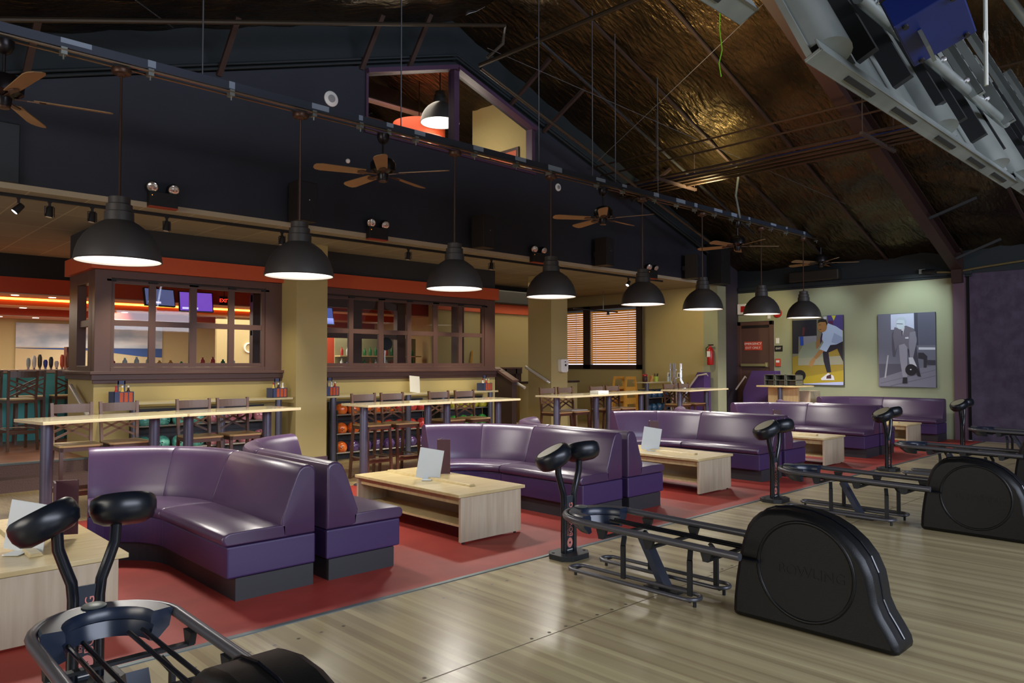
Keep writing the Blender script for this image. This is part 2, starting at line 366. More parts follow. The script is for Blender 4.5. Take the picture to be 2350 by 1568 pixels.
m = MB().box((XL - 0.07, YW - 0.10, 1.50), (XR + 0.07, YW + 0.0, 1.545)).box((XL - 0.04, YW - 0.05, 1.42), (XR + 0.04, YW, 1.50)).box((XL - 0.02, YW - 0.03, 1.37), (XR + 0.02, YW, 1.42))
m.box((XL - 0.07, YW, 1.50), (XL, 12.8, 1.545)).box((XL - 0.04, YW, 1.42), (XL, 12.78, 1.5))
struct(m.build('trim_4', M_brown, bevel=0.006))
struct(MB().box((XL - 0.06, YW - 0.06, 2.975), (XR + 0.06, YW + 0.15, 3.21)).box((XL - 0.06, YW + 0.15, 2.97), (XL + 0.12, 12.8, 3.21)).box((XR - 0.12, YW + 0.15, 2.97), (XR + 0.06, 12.75, 3.21)).build('trim_5', M_orange))
struct(MB().box((XL, YW + .001, 3.17), (XR, YW + 0.15, ZS)).box((XL, YW + 0.15, 3.17), (XL + 0.12, 12.75, ZS)).box((XR - 0.12, YW + 0.15, 3.17), (XR, 12.7, ZS)).build('wall_window', mat('charcoal_paint', (46, 48, 52), 0.7)))
# folding window sashes
def sashes(name, leafs):
    w = struct(bpy.data.objects.new(name, None)); COL.objects.link(w); w.location = (leafs[0][0], YW, 1.6)
    ox = leafs[0][0]
    for li, (xa, xb, xm) in enumerate(leafs):
        f = MB(); y0, y1 = 0.03, 0.085; z0, z1 = 0.0, 1.26
        f.box((xa - ox, y0, z0), (xa - ox + 0.05, y1, z1)).box((xb - ox - 0.05, y0, z0), (xb - ox, y1, z1)).box((xa - ox + .003, y0 + .004, z0 + .003), (xb - ox - .003, y1 - .004, z0 + 0.06)).box((xa - ox + .003, y0 + .004, z1 - 0.07), (xb - ox - .003, y1 - .004, z1 - .003))
        f.box((xm - ox - 0.045, y0 + .002, z0 + .002), (xm - ox + 0.045, y1 - .002, z1 - .002)).box((xa - ox + .002, y0 + .006, 0.59), (xb - ox - .002, y1 - .006, 0.67))
        fo = f.build('sash', M_brown, parent=w)
        MB().box((xa - ox + 0.04, 0.052, 0.05), (xb - ox - 0.04, 0.057, 1.2)).build('pane', GLASS, parent=fo)
        h = MB()
        for hx in (xa, xm, xb): h.box((hx - ox - 0.06, 0.0, 1.215), (hx - ox + 0.06, 0.035, 1.245))
        h.build('hinge', M_black, parent=fo)
    MB().box((0, -0.005, 1.235), (leafs[-1][1] - ox, 0.0, 1.25)).build('head_track', M_steel, parent=w)
    return w
sashes('window_2', [(3.14, 4.285, 3.70), (4.285, 5.42, 4.875)])
sashes('window_3', [(6.30, 7.665, 7.03), (7.665, 8.92, 8.295), (8.92, 10.18, 9.55)])
# pillars
def pillar(x0, x1, y0, y1, m_):
    struct(MB().box((x0, y0, 0), (x1, y1, ZS)).build('column', m_))
    struct(MB().box((x0 - 0.015, y0 - 0.015, 0), (x1 + 0.015, y1, 0.14)).build('baseboard_column', M_plumtrim))
pillar(5.70, 6.25, 10.9, YW, M_beige); pillar(11.64, 12.16, 10.9, 11.6, M_beige)
pillar(16.42, 16.82, 9.72, 10.12, M_sage)
struct(MB().box((16.42, 9.70, ZS), (16.82, 10.14, 5.0)).box((16.0, YU - 0.4, ZS), (16.42, YU, 4.6)).build('column', M_black))
# far wall
struct(MB().box((XF, 4.97, 0), (XF + 0.15, 10.12, 3.60)).build('wall_right', M_sage))
struct(MB().box((XF - 0.02, -3, 3.60), (XF + 0.15, 10.12, 4.9)).build('wall_right', M_teal))
struct(MB().box((XF + 0.01, -3, 0), (XF + 0.15, 4.66, 3.60)).build('wall_right', M_plum))
struct(MB().box((XF - 0.05, 4.74, 0), (XF + 0.15, 4.97, 3.60)).build('trim_6', M_plumtrim))
struct(MB().box((XF + 0.1, 4.66, 0), (XF + 0.2, 4.74, 3.6)).build('wall_right', M_black))
struct(MB().box((XF - 0.07, 4.6, 3.58), (XF, 10.1, 3.68)).box((XF - 0.04, 4.6, 3.53), (XF, 10.1, 3.58)).build('trim_7', M_teal, bevel=0.01))
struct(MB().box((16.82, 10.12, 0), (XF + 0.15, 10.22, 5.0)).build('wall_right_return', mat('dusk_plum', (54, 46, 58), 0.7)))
# rear wall with the blind windows
m = MB(); y0, y1 = 10.12, 15.3
m.box((16.42, y0, 0), (16.55, 12.05, ZS)).box((16.42, 15.0, 0), (16.55, y1, ZS)).box((16.42, 12.05, 0), (16.55, 15.0, 1.50)).box((16.42, 12.05, 3.25), (16.55, 15.0, ZS))
m.box((11.7, 15.2, 0), (16.42, 15.3, ZS))
struct(m.build('wall_rear', M_beige))
struct(MB().box((16.38, 12.0, 1.5), (16.44, 15.05, 1.62)).box((16.38, 12.0, 3.2), (16.44, 15.05, 3.30)).box((16.38, 12.0, 1.5), (16.44, 12.18, 3.3)).box((16.38, 13.81, 1.5), (16.44, 14.07, 3.3)).box((16.38, 14.9, 1.5), (16.44, 15.05, 3.3)).build('window_4', M_dbrown))
light('AREA', 'window_daylight', (17.2, 13.5, 2.4), 60, (0.75, 0.82, 1.0), rot=(0, math.radians(90), 0), size=1.5, size_y=2.8)
SLAT = mat('blind_wood', (226, 178, 78), 0.4)
nt_ = SLAT.node_tree; tl_ = nt_.nodes.new('ShaderNodeBsdfTranslucent'); tl_.inputs[0].default_value = lin((244, 196, 90)); mx_ = nt_.nodes.new('ShaderNodeMixShader'); mx_.inputs[0].default_value = 0.45
nt_.links.new(nt_.nodes['Principled BSDF'].outputs[0], mx_.inputs[1]); nt_.links.new(tl_.outputs[0], mx_.inputs[2]); nt_.links.new(mx_.outputs[0], nt_.nodes['Material Output'].inputs[0])
for wy0, wy1 in ((12.19, 13.80), (14.08, 14.89)):
    bl = thing('window_blind', 'wooden slat blind over the ' + ('wide right-hand' if wy0 < 13 else 'partly hidden left-hand') + ' window of the rear wall', 'blind', (16.39, wy0, 1.64), group='wooden window blinds')
    s_ = MB(); n = 24
    for i in range(n):
        z = 0.03 + i * 1.5 / n
        s_.add([(0.0, 0, z - 0.016), (0.03, 0, z + 0.03), (0.03, wy1 - wy0, z + 0.03), (0.0, wy1 - wy0, z - 0.016), (0.0, 0, z - 0.012), (0.03, 0, z + 0.034), (0.03, wy1 - wy0, z + 0.034), (0.0, wy1 - wy0, z - 0.012)],
               [(0, 1, 2, 3), (7, 6, 5, 4), (0, 4, 5, 1), (1, 5, 6, 2), (2, 6, 7, 3), (3, 7, 4, 0)])
    s_.build('slats', SLAT, parent=bl)
    MB().box((-0.01, 0, 1.5), (0.04, wy1 - wy0, 1.56)).build('head_rail', M_lgrey, parent=bl)
    for yy in (0.25, wy1 - wy0 - 0.2): MB().tube([(-0.01, yy, 0), (-0.01, yy, 1.5)], 0.006, 5).build('ladder_cord', M_white, parent=bl)
    struct(MB().box((16.5, wy0, 1.62), (16.52, wy1, 3.2)).build('window_5', mat('daylight_pane', (235, 240, 255), 0.5, emit=((235, 236, 250), 0.75))))
# stair bay between the rooms: knee wall, wainscot, walls
struct(MB().box((10.46, 13.5, 0.33), (14.3, 13.6, ZS)).build('wall_bay', M_beige))
struct(MB().box((10.46, 13.42, 2.9), (14.3, 13.5, 3.2)).build('trim_8', M_orange))
struct(MB().box((10.46, 13.44, 3.2), (14.3, 13.5, ZS)).build('wall_bay', M_black))
m = MB().box((10.46, 13.40, 0.0), (13.2, 13.5, 1.52)); m2 = MB().box((10.46, 13.36, 1.52), (13.2, 13.5, 1.56))
for i in range(8): m.box((10.46 + i * 0.36, 13.37, 0.3), (10.50 + i * 0.36, 13.4, 1.52))
m.box((10.46, 13.37, 1.4), (13.2, 13.4, 1.52))
struct(m.build('wall_bay', M_dbrown)); struct(m2.build('trim_9', M_brown))
struct(MB().prism([(10.9, 0), (11.45, 0), (11.45, 1.5), (11.25, 1.5), (10.9, 1.28)], 'X', 10.47, 10.60).build('wall_bay', M_dbrown))
struct(MB().bar((10.535, 10.86, 1.29), (10.535, 11.45, 1.56), 0.17, 0.05).build('trim_10', M_brown))
struct(MB().box((12.16, 12.4, 0), (14.2, 12.5, 1.18)).build('wall_bay', M_beige)); struct(MB().box((12.16, 12.36, 1.18), (14.25, 12.54, 1.23)).build('trim_11', M_dbrown))
for nm, pts, lab in (('handrail', [(11.58, 11.62, 1.58), (11.58, 10.95, 1.27), (11.62, 10.93, 1.24)], 'pale round handrail sloping down the shaded side of the pillar with the dispenser'),
                     ('handrail', [(10.66, 11.4, 1.42), (10.66, 10.72, 1.16)], 'short pale handrail poking past the dark newel beside the right window'),
                     ('handrail', [(2.84, 12.2, 1.33), (2.84, 11.25, 0.93)], 'brushed steel handrail sloping down the left corner of the window room')):
    tag(MB().tube(pts, 0.032, 10).tube([pts[0], (pts[0][0] + 0.06, pts[0][1], pts[0][2] - 0.06)], 0.012, 6).build(nm, mat('rail_steel', (205, 200, 190), 0.3, 0.4), smooth='auto'), lab, 'handrail')
# bar room behind
struct(MB().box((-3, 19.2, 0), (14.3, 19.3, ZS)).build('wall_bar', mat('bar_wall', (190, 172, 124), 0.8)))
struct(MB().box((-3, 15.5, 3.17), (12, 15.6, ZS)).build('wall_bar', M_black))
OR2 = mat('orange_soffit', (176, 62, 28), 0.7)
PK = mat('soffit_underside', (196, 150, 128), 0.7)
struct(MB().box((-3, 15.46, 2.90), (12, 15.6, 3.18)).box((-3, 16.9, 2.78), (12, 17.1, 3.1)).box((-3, 18.1, 2.65), (12, 19.2, 2.82)).build('trim_12', OR2))
struct(MB().box((-3, 15.46, 2.88), (12, 16.1, 2.905)).box((-3, 16.9, 2.755), (12, 17.4, 2.78)).box((-3, 18.1, 2.63), (12, 19.2, 2.655)).box((-3, 16.1, 3.1), (12, 19.2, 3.12)).build('ceiling', PK))
tag(MB().tube([(-3, 16.86, 2.9), (9.8, 16.86, 2.9)], 0.022, 8).build('rope_light', mat('rope_glow', (255, 200, 90), 0.5, emit=((255, 190, 70), 4.0))), 'glowing amber rope light along the orange bar soffit', 'light')
struct(MB().box((11.9, 13.6, 0.33), (12.0, 19.2, ZS)).build('wall_bar', mat('bar_wall', (190, 172, 124), 0.8)))

# frame, braces, pipes under the roof
def zbeam(x): return 3.66 + (18.05 - x) * 0.366
m = MB(); xa, xb = 18.08, 8.05
m.bar((xa, 4.85, zbeam(xa)), (xb, 4.85, zbeam(xb)), 0.22, 0.025).bar((xa, 4.85, zbeam(xa) + 0.36), (xb, 4.85, zbeam(xb) + 0.32), 0.22, 0.02)
m.prism([(xa, zbeam(xa)), (xa, zbeam(xa) + 0.36), (xb, zbeam(xb) + 0.32), (xb, zbeam(xb))], 'Y', 4.845, 4.855)
m.bar((8.05, 4.85, zbeam(8.05)), (-3, 4.85, zbeam(8.05) - 0.366 * 11), 0.22, 0.025).prism([(8.05, zbeam(8.05)), (8.05, zbeam(8.05) + 0.32), (-3, zbeam(8.05) - 4.03 + 0.3), (-3, zbeam(8.05) - 4.03)], 'Y', 4.845, 4.855)
o = m.build('roof_beam', M_beam); struct(o)
struct(MB().box((17.95, 4.75, 3.4), (18.13, 4.95, 4.2)).build('roof_beam', M_beam))
BRN = mat('brace_brown', (52, 38, 34), 0.6)
def brace(p, q, lab, m_=BRN, w=0.07): tag(MB().bar(p, q, w, 0.05).build('roof_brace', m_), lab, 'brace', 'roof braces')
i = 0
for x in (1.75, 3.95, 6.15, 7.05):
    brace((x, YU - 0.01, wall_top(x) - 0.05), (x + 0.02, YU - 0.55, roof_z(x) - 0.1), 'brown brace above the navy wall, %s of four left of gable window' % ['leftmost', 'second from left', 'third from left', 'rightmost'][i]); i += 1
for x, n_ in ((9.3, 'upper'), (10.2, 'middle'), (13.0, 'lower')):
    brace((x, YU - 0.01, wall_top(x) - 0.05), (x + 0.15, YU - 0.9, roof_z(x + .15) - 0.1), 'dark diagonal brace on the sloping wall edge right of the gable window, %s one' % n_)
for x, n_ in ((15.9, 'upper'), (17.6, 'lower')):
    brace((x, 4.8, zbeam(x) + 0.03), (x + 0.1, 3.95, roof_z(x) - 0.12), 'grey channel brace rising from the sloping roof beam, %s one at right' % n_, M_steel)
def pipe(name, pts, r, m_, lab, cat='pipe', seg=8, group=None):
    return tag(MB().tube(pts, r, seg).build(name, m_, smooth='auto'), lab, cat, group)
pipe('sprinkler_pipe', [(-0.5, 8.7, 4.45), (1.36, 8.7, 5.05), (8.2, 8.7, 7.18), (8.2, 8.75, 6.9), (7.95, 8.85, 6.62)], 0.03, M_pipe, 'brown sprinkler pipe crossing the left roof slope above the navy wall')
pipe('sprinkler_pipe', [(7.87, 8.95, 6.5), (7.87, 5.0, 6.45), (7.87, 2.5, 6.45)], 0.035, M_pipe, 'brown sprinkler main running from the elbow towards the viewer under the ridge')
pipe('sprinkler_pipe', [(7.93, 8.99, 6.48), (9.4, 8.95, 6.0), (14.9, 8.95, 4.38)], 0.03, M_pipe, 'brown sprinkler branch sloping down right from the elbow')
pipe('sprinkler_pipe', [(8.5, 8.3, 6.95), (15.6, 8.3, 4.62)], 0.028, M_steel, 'dark steel pipe parallel to the sloping sprinkler branch, higher one')
for off, zo, lab in ((0.0, 0.07, 'left part'), (0.0, 0.13, 'upper line')):
    pipe('wall_conduit', [(-2, YU - 0.04, wall_top(-2) + zo - 0.06), (8.02, YU - 0.04, wall_top(8.02) + zo - 0.02), (16.3, YU - 0.04, wall_top(16.3) + zo)], 0.022, M_teal, 'dark conduit following the gable edge of the navy wall, ' + ('lower of the two' if zo < 0.1 else 'upper of the two'))
CND = mat('conduit_brown', (58, 44, 34), 0.4, 0.4)
for i in range(9):
    xx = 12.0 + i * 0.075; zz = 5.22 + (0.0 if i % 2 else 0.05) - 0.01 * i
    pipe('ceiling_conduit', [(xx, 9.6, zz), (xx, -1, zz)], 0.02 if i % 3 else 0.028, M_blue if i == 2 else CND,
         'blue conduit in the bundle hung below the foil roof' if i == 2 else 'brown conduit in the bundle below the foil roof, %s from ridge side' % ['first', 'second', '', 'third', 'fourth', 'fifth', 'sixth', 'seventh', 'eighth'][i], 'conduit', 6, 'hanging conduit bundle')
for i, zz in enumerate((5.5, 5.62)):
    pipe('ceiling_conduit', [(11.75 - i * .25, 9.6, zz), (11.75 - i * .25, -1, zz)], 0.018, CND, 'thin single conduit above the brown bundle, ' + ('lower one' if i == 0 else 'upper one'), 'conduit', 6)
for yy, n_ in ((4.35, 'nearer'), (8.1, 'farther')):
    tag(MB().bar((11.5, yy, 5.14), (12.9, yy, 5.14), 0.05, 0.05).tube([(11.55, yy, 5.1), (11.55, yy, roof_z(11.55))], 0.008, 5).tube([(12.85, yy, 5.1), (12.85, yy, roof_z(12.85))], 0.008, 5).build('trapeze_hanger', BRN), 'dark strut carrying the conduit bundle, %s one' % n_, 'hanger')
for i, y in enumerate((0.6, 2.0, 3.4, 6.3, 7.6)):
    struct(MB().bar((8.3, y, roof_z(8.3) - 0.1), (18.1, y, roof_z(18.1) - 0.1), 0.05, 0.03).bar((7.8, y, roof_z(7.8) - 0.1), (-3, y, roof_z(-3) - 0.1), 0.05, 0.03).build('roof_batten', BRN))
RODM = mat('hanger_rod', (96, 98, 104), 0.4, 0.5)
def trk(x): return 4.415 + 0.0063 * (x - 2.1)
for i, x in enumerate((2.87, 5.3, 7.75, 8.97, 9.55, 10.74, 18.0)):
    pipe('hanger_rod', [(x, 7.5, trk(x) + 0.15), (x, 7.5, roof_z(x))], 0.008, RODM, 'thin steel rod holding up the pendant rail, ' + NTH[i], 'rod', 5, 'pendant rail rods')
pipe('bracing_wire', [(7.9, 8.8, 6.75), (15.5, 6.2, 4.95)], 0.006, RODM, 'long thin wire crossing the foil roof to the right', 'wire', 4)
pipe('bracing_wire', [(9.8, 5.0, 6.8), (10.3, 8.5, 5.3)], 0.006, RODM, 'thin diagonal wire left of the green cord', 'wire', 4)
pipe('bracing_wire', [(2.3, 8.2, 5.5), (3.2, 9.3, 5.75)], 0.008, RODM, 'short wire brace at upper left above the navy wall', 'wire', 4)
pipe('dangling_cord', [(9.1, 5.3, 6.9), (9.1, 5.32, 6.3), (9.13, 5.3, 6.0), (9.08, 5.32, 5.8), (9.1, 5.3, 5.62)], 0.007, mat('green_cord', (120, 200, 20), 0.5), 'bright green cord dangling from the roof', 'cord', 5)
pipe('flexible_conduit', [(13.45, 7.44, 4.55), (13.4, 7.5, 5.0), (13.46, 7.48, 5.35), (13.42, 7.45, 5.55), (13.25, 7.4, 5.52)], 0.022, M_galv, 'grey flexible conduit rising from the pendant rail', 'conduit', 8)
# pendant rail
tr = thing('lamp_rail', 'long dark steel rail that carries the dome pendants and fans', 'rail', (0, 7.5, 0))
MB().bar((-2, 0, trk(-2) + 0.10), (18.2, 0, trk(18.2) + 0.10), 0.07, 0.085).build('channel', mat('rail_navy', (62, 68, 82), 0.45, 0.3), parent=tr)
MB().tube([(-2, -0.05, trk(-2) + 0.03), (18.2, -0.05, trk(18.2) + 0.03)], 0.013, 6).tube([(-2, 0.06, trk(-2) + 0.03), (18.2, 0.06, trk(18.2) + 0.03)], 0.01, 6).build('conduit', mat('rail_conduit', (120, 104, 84), 0.35, 0.7), parent=tr)
rng = random.Random(11); x = -1.0
while x < 18:
    l = rng.uniform(0.05, 0.3); z = trk(x) + 0.10
    MB().box((x, -0.0375, z - rng.uniform(0.0, 0.03)), (x + l, -0.0345, z + 0.043)).build('grey_patch', M_lgrey, parent=tr); x += l + rng.uniform(0.3, 0.9)
    MB().box((x, -0.06, trk(x) - 0.01), (x + 0.05, 0.02, trk(x) + 0.055)).tube([(x + 0.025, -0.03, trk(x) - 0.01), (x + 0.025, -0.03, trk(x) - 0.05)], 0.008, 5).build('clamp', M_galv, parent=tr)

# ================================================================== BOOTHS
def sweep(m, prof, pts, taper=0.0):
    """prof: closed (d, z) outline; pts: list of (ox, oy, nx, ny)"""
    n = len(prof); cd = sum(p[0] for p in prof) / n; cz = sum(p[1] for p in prof) / n
    rows = []
    K = len(pts)
    for i, (ox, oy, nx, ny) in enumerate(pts):
        k = 1 - taper if i in (0, K - 1) else 1.0
        rows += [(ox + nx * (cd + (d - cd) * k), oy + ny * (cd + (d - cd) * k), cz + (z - cz) * k) for d, z in prof]
    fs = [(i * n + j, i * n + (j + 1) % n, (i + 1) * n + (j + 1) % n, (i + 1) * n + j) for i in range(K - 1) for j in range(n)]
    fs += [tuple(range(n)), tuple(reversed(range((K - 1) * n, K * n)))]
    return m.add(rows, fs)
P_SEAT = [(-0.025, 0.395), (-0.035, 0.415), (-0.035, 0.44), (-0.02, 0.462), (0.01, 0.476), (0.2, 0.482), (0.46, 0.476), (0.46, 0.385), (-0.01, 0.385)]
P_BACK = [(0.40, 0.455), (0.395, 0.50), (0.425, 0.58), (0.475, 0.72), (0.515, 0.82), (0.54, 0.868), (0.575, 0.892), (0.62, 0.895), (0.655, 0.88), (0.67, 0.85), (0.67, 0.385), (0.41, 0.385)]
P_BODY = [(0.0, 0.16), (0.0, 0.38), (0.672, 0.38), (0.672, 0.16)]
P_PLINTH = [(0.06, 0.0), (0.06, 0.158), (0.655, 0.158), (0.655, 0.0)]
def bpath(kind, sg, a=0.0, b=1.0, e=0.012):
    pts = []
    if kind == 's':
        L = 1.25
        for t in (a * L, a * L + e, (a + b) / 2 * L, b * L - e, b * L): pts.append((0, t, sg, 0))
    else:
        A = math.radians(76); ts = [a, a + e] + [a + (b - a) * i / 12 for i in range(1, 12)] + [b - e, b]
        for t in ts:
            th = A * t; pts.append((sg * (-0.55 + 0.55 * math.cos(th)), 1.25 + 0.55 * math.sin(th), sg * math.cos(th), math.sin(th)))
    return pts
def booth(sg, label, loc):
    r = thing('booth_bench', label, 'booth seat', loc, group='purple booth benches')
    sweep(MB(), P_PLINTH, bpath('s', sg)[:-1] + bpath('c', sg)).build('plinth', M_plinth, parent=r)
    for kd in 'sc': sweep(MB(), P_BODY, bpath(kd, sg)).build('bench_body', M_purplebody, parent=r, bevel=0.012)
    for kd in 'sc': sweep(MB(), P_SEAT, bpath(kd, sg), 0.10).build('seat_cushion', M_purple, parent=r, smooth='auto', bevel=0.006)
    sweep(MB(), P_BACK, bpath('s', sg), 0.06).build('backrest', M_purple, parent=r, smooth='auto', bevel=0.006)
    sweep(MB(), P_BACK, bpath('c', sg, 0, .5, .006), 0.025).build('backrest', M_purple, parent=r, smooth='auto', bevel=0.004)
    sweep(MB(), P_BACK, bpath('c', sg, .5, 1, .01), 0.025).build('backrest', M_purple, parent=r, smooth='auto', bevel=0.004)
    return r
PITCH = 3.74
bo = None; bl_ = None
for k in range(5):
    xs = 2.15 + PITCH * k + (0.12 if k == 4 else 0)
    lb = 'purple vinyl J-shaped booth bench right of the %s low maple table, curving left' % ROWN[k]
    if not bo: bo = booth(1, lb, (xs, 5.07, 0))
    else: copy_tree(bo, (xs, 5.07, 0), lb)
    if k < 4:
        lb = 'purple booth bench left of the %s low table, backing onto its neighbour' % ROWN[k + 1]
        if not bl_: bl_ = booth(-1, lb, (xs + 1.44, 5.07, 0))
        else: copy_tree(bl_, (xs + 1.44, 5.07, 0), lb)

# ================================================================== LOW TABLES
def low_table(label, loc):
    r = thing('low_table', label, 'coffee table', loc, group='low maple tables')
    MB().box((0, 0, 0.422), (0.85, 1.76, 0.452)).build('tabletop', M_maple, parent=r, bevel=0.004)
    MB().box((0.02, 0.0, 0.015), (0.79, 0.03, 0.42)).build('end_panel', M_maple2, parent=r, bevel=0.002)
    MB().box((0.02, 1.72, 0.015), (0.79, 1.75, 0.42)).build('end_panel', M_maple2, parent=r, bevel=0.002)
    MB().box((0.05, 0.03, 0.35), (0.07, 1.72, 0.42)).build('apron', M_maple, parent=r)
    MB().box((0.70, 0.03, 0.35), (0.72, 1.72, 0.42)).build('apron', M_maple, parent=r)
    MB().box((0.05, 0.03, 0.145), (0.76, 1.72, 0.165)).build('shelf', M_maple, parent=r)
    MB().box((0.40, 0.03, 0.165), (0.42, 1.72, 0.35)).build('centre_panel', M_maple2, parent=r)
    m = MB(); m.prism([(0.36, 0.452), (0.372, 0.474), (0.43, 0.474), (0.442, 0.452)], 'Y', 0.28, 1.68); m.build('divider_strip', M_maple, parent=r, bevel=0.003)
    for x in (0.06, 0.72):
        MB().lathe([(0.014, 0), (0.014, 0.016)], (x, 0.016, 0), 10).build('glide', M_black, parent=r)
    return r
lt = None
TBL = [(0.68, 5.10), (4.355, 5.23), (8.13, 5.10), (11.83, 5.12), (15.62, 5.12)]
for k, (x, y) in enumerate(TBL):
    lb = '%s low maple table with a shelf, between purple booth benches' % ROWN[k]
    if not lt: lt = low_table(lb, (x, y, 0))
    else: copy_tree(lt, (x, y, 0), lb)
def menu_book(label, loc, rz):
    r = tag(MB().bar((0, 0, 0.19), (0.15, 0.0, 0.19), 0.012, 0.37).bar((0, 0.0, 0.19), (0.045, -0.13, 0.19), 0.012, 0.37).build('menu_book', M_maroon), label, 'menu', 'standing maroon menus')
    r.location = loc; r.rotation_euler = (0, 0, rz); return r
def menu_card(label, loc, rz):
    r = thing('menu_card', label, 'menu card', loc, rz, 'white menu cards')
    MB().bar((0, 0, 0.0), (0.05, 0.0, 0.31), 0.25, 0.006, up=(0, 1, 0)).bar((0.05, 0, 0.004), (-0.05, 0, 0.004), 0.25, 0.004).build('stand', mat('clear_acrylic', (200, 206, 206), 0.1), parent=r)
    MB().bar((-0.004, 0, 0.01), (0.045, 0.0, 0.305), 0.235, 0.004, up=(0, 1, 0)).build('sheet', M_paper, parent=r)
    return r
for k, (bx, by, cx, cy) in enumerate([(1.27, 5.84, 1.17, 5.6), (5.0, 6.37, 4.84, 6.18), (8.80, 6.32, 8.62, 6.1), (12.5, 6.3, 12.3, 6.05)]):
    menu_book('tall maroon menu standing open on the %s low table' % ROWN[k], (bx, by, 0.475 if k == 0 else 0.453), -0.5 if k == 0 else 0.55)
    menu_card('white menu card leaning upright on the %s low table' % ROWN[k], (cx - .12, cy, 0.454), -0.75)

# ================================================================== BALL RETURNS
def ball_return(label, loc):
    r = thing('ball_return', label, 'ball return', loc, group='ball returns')
    prof = [(0.55, 0.0), (0.545, 0.12), (0.53, 0.25), (0.505, 0.40), (0.48, 0.50), (0.445, 0.60), (0.41, 0.65), (0.36, 0.695), (0.30, 0.72), (0.18, 0.735), (0.05, 0.725), (-0.06, 0.695), (-0.15, 0.65), (-0.23, 0.585), (-0.29, 0.51), (-0.33, 0.42), (-0.345, 0.34), (-0.355, 0.27), (-0.385, 0.20), (-0.43, 0.13), (-0.465, 0.07), (-0.48, 0.0)]
    m = MB().prism(prof, 'X', -0.142, 0.142); m.build('hood', M_hood, parent=r, smooth='auto', bevel=0.035)
    rg = [(0.30 * math.cos(t * PI / 24) + 0.06, 0.30 * math.sin(t * PI / 24) + 0.375) for t in range(48)]
    MB().tube([(-0.140, y, z) for y, z in rg], 0.012, 6, closed=True).build('hood_ring', M_hood, parent=r, smooth='all')
    MB().tube([(-0.015, y, z + 0.006) for y, z in prof[6:21]], 0.006, 5).build('hood_seam', M_gloss, parent=r)
    t = text('hood_lettering', 'BOWLING', 0.09, M_hood, parent=r, loc=(-0.143, 0.02, 0.37), ext=0.002)
    t.matrix_local = Matrix.Translation((-0.143, 0.02, 0.37)) @ Matrix(((0, 0, -1), (-1, 0, 0), (0, 1, 0))).to_4x4()
    # top ring of the rack
    A = [(-0.30, 0.40, 0.43), (-0.30, 1.0, 0.44), (-0.30, 1.70, 0.45)]
    arc = [(-0.30 * math.cos(PI * i / 14), 1.72 + 0.33 * math.sin(PI * i / 14), 0.452) for i in range(15)]
    Bk = [(0.30, 1.70, 0.45), (0.30, 1.0, 0.44), (0.30, 0.25, 0.43)]
    MB().tube(A + arc + Bk, 0.026, 12).build('rack_ring', M_rail, parent=r, smooth='auto')
    for x in (-0.16, -0.10, 0.09, 0.15): MB().tube([(x, 0.35, 0.385), (x, 1.75, 0.40)], 0.011, 8).build('ball_rail', M_gloss, parent=r, smooth='auto')
    # end cup: curved wall with a flat lip
    m = MB(); n = 14
    for j, (ra, z) in enumerate([(0.27, 0.485), (0.185, 0.48), (0.18, 0.44), (0.20, 0.425), (0.175, 0.36), (0.10, 0.345)]): pass
    prof2 = [(0.275, 0.475), (0.265, 0.487), (0.19, 0.483), (0.178, 0.465), (0.176, 0.43), (0.19, 0.42), (0.17, 0.35), (0.20, 0.34), (0.26, 0.40)]
    pts = [(0, 1.72, -math.cos(PI * i / n), 1.1 * math.sin(PI * i / n)) for i in range(n + 1)]
    sweep(m, prof2, pts); m.build('end_cup', M_hood2, parent=r, smooth='auto')
    MB().lathe([(0.05, 0), (0.055, 0.006), (0.045, 0.012), (0, 0.013)], (0.0, 1.975, 0.486), 16).build('cup_emblem', M_galv, parent=r, smooth='auto')
    for y in (0.62, 1.08, 1.50):
        MB().prism([(y - 0.02, 0.42), (y + 0.07, 0.42), (y + 0.05, 0.36), (y, 0.36)], 'X', -0.30, -0.27).prism([(y - 0.02, 0.42), (y + 0.07, 0.42), (y + 0.05, 0.36), (y, 0.36)], 'X', 0.27, 0.30).box((-0.30, y + 0.01, 0.352), (0.30, y + 0.05, 0.366)).build('cross_bracket', M_steel, parent=r)
    for y in (0.85, 1.42):
        for x in (-0.17, 0.17):
            MB().bar((x, y, 0.06), (x, y, 0.30), 0.035, 0.02).bar((x, y, 0.30), (x * 0.75, y + 0.02, 0.36), 0.035, 0.02).build('rack_leg', M_steel, parent=r)
    MB().bar((0.0, 1.16, 0.015), (0.0, 1.36, 0.36), 0.09, 0.05, up=(0, 1, 0)).build('main_strut', mat('strut_navy', (52, 58, 74), 0.4), parent=r)
    MB().box((-0.09, 1.02, 0.0), (0.09, 1.3, 0.02)).build('strut_foot', M_steel, parent=r, bevel=0.004)
    for x in (-0.19, 0.19):
        lp = []
        for (cy, a0) in ((0.84, PI), (1.83, 0)):
            for i in range(9):
                t = a0 + PI * i / 8; lp.append((x + 0.075 * math.cos(t), cy + 0.075 * math.sin(t), 0.062))
        MB().tube(lp, 0.015, 8, closed=True).build('floor_skid', M_rail, parent=r, smooth='all')
        for yy in (0.80, 1.87): MB().tube([(x, yy - 0.0, 0.0), (x, yy, 0.05)], 0.012, 6).box((x - 0.07, yy - 0.008, 0.045), (x + 0.07, yy + 0.008, 0.052)).build('skid_foot', M_steel, parent=r)
    return r
br = None
for k, x in enumerate((1.04, 4.597, 8.235, 11.92, 15.63)):
    lb = '%s black ball return with humped hood and empty tube rack on the wooden approach' % ROWN[k]
    if not br: br = ball_return(lb, (x, 2.0, 0))
    else: copy_tree(br, (x, 2.0, 0), lb)

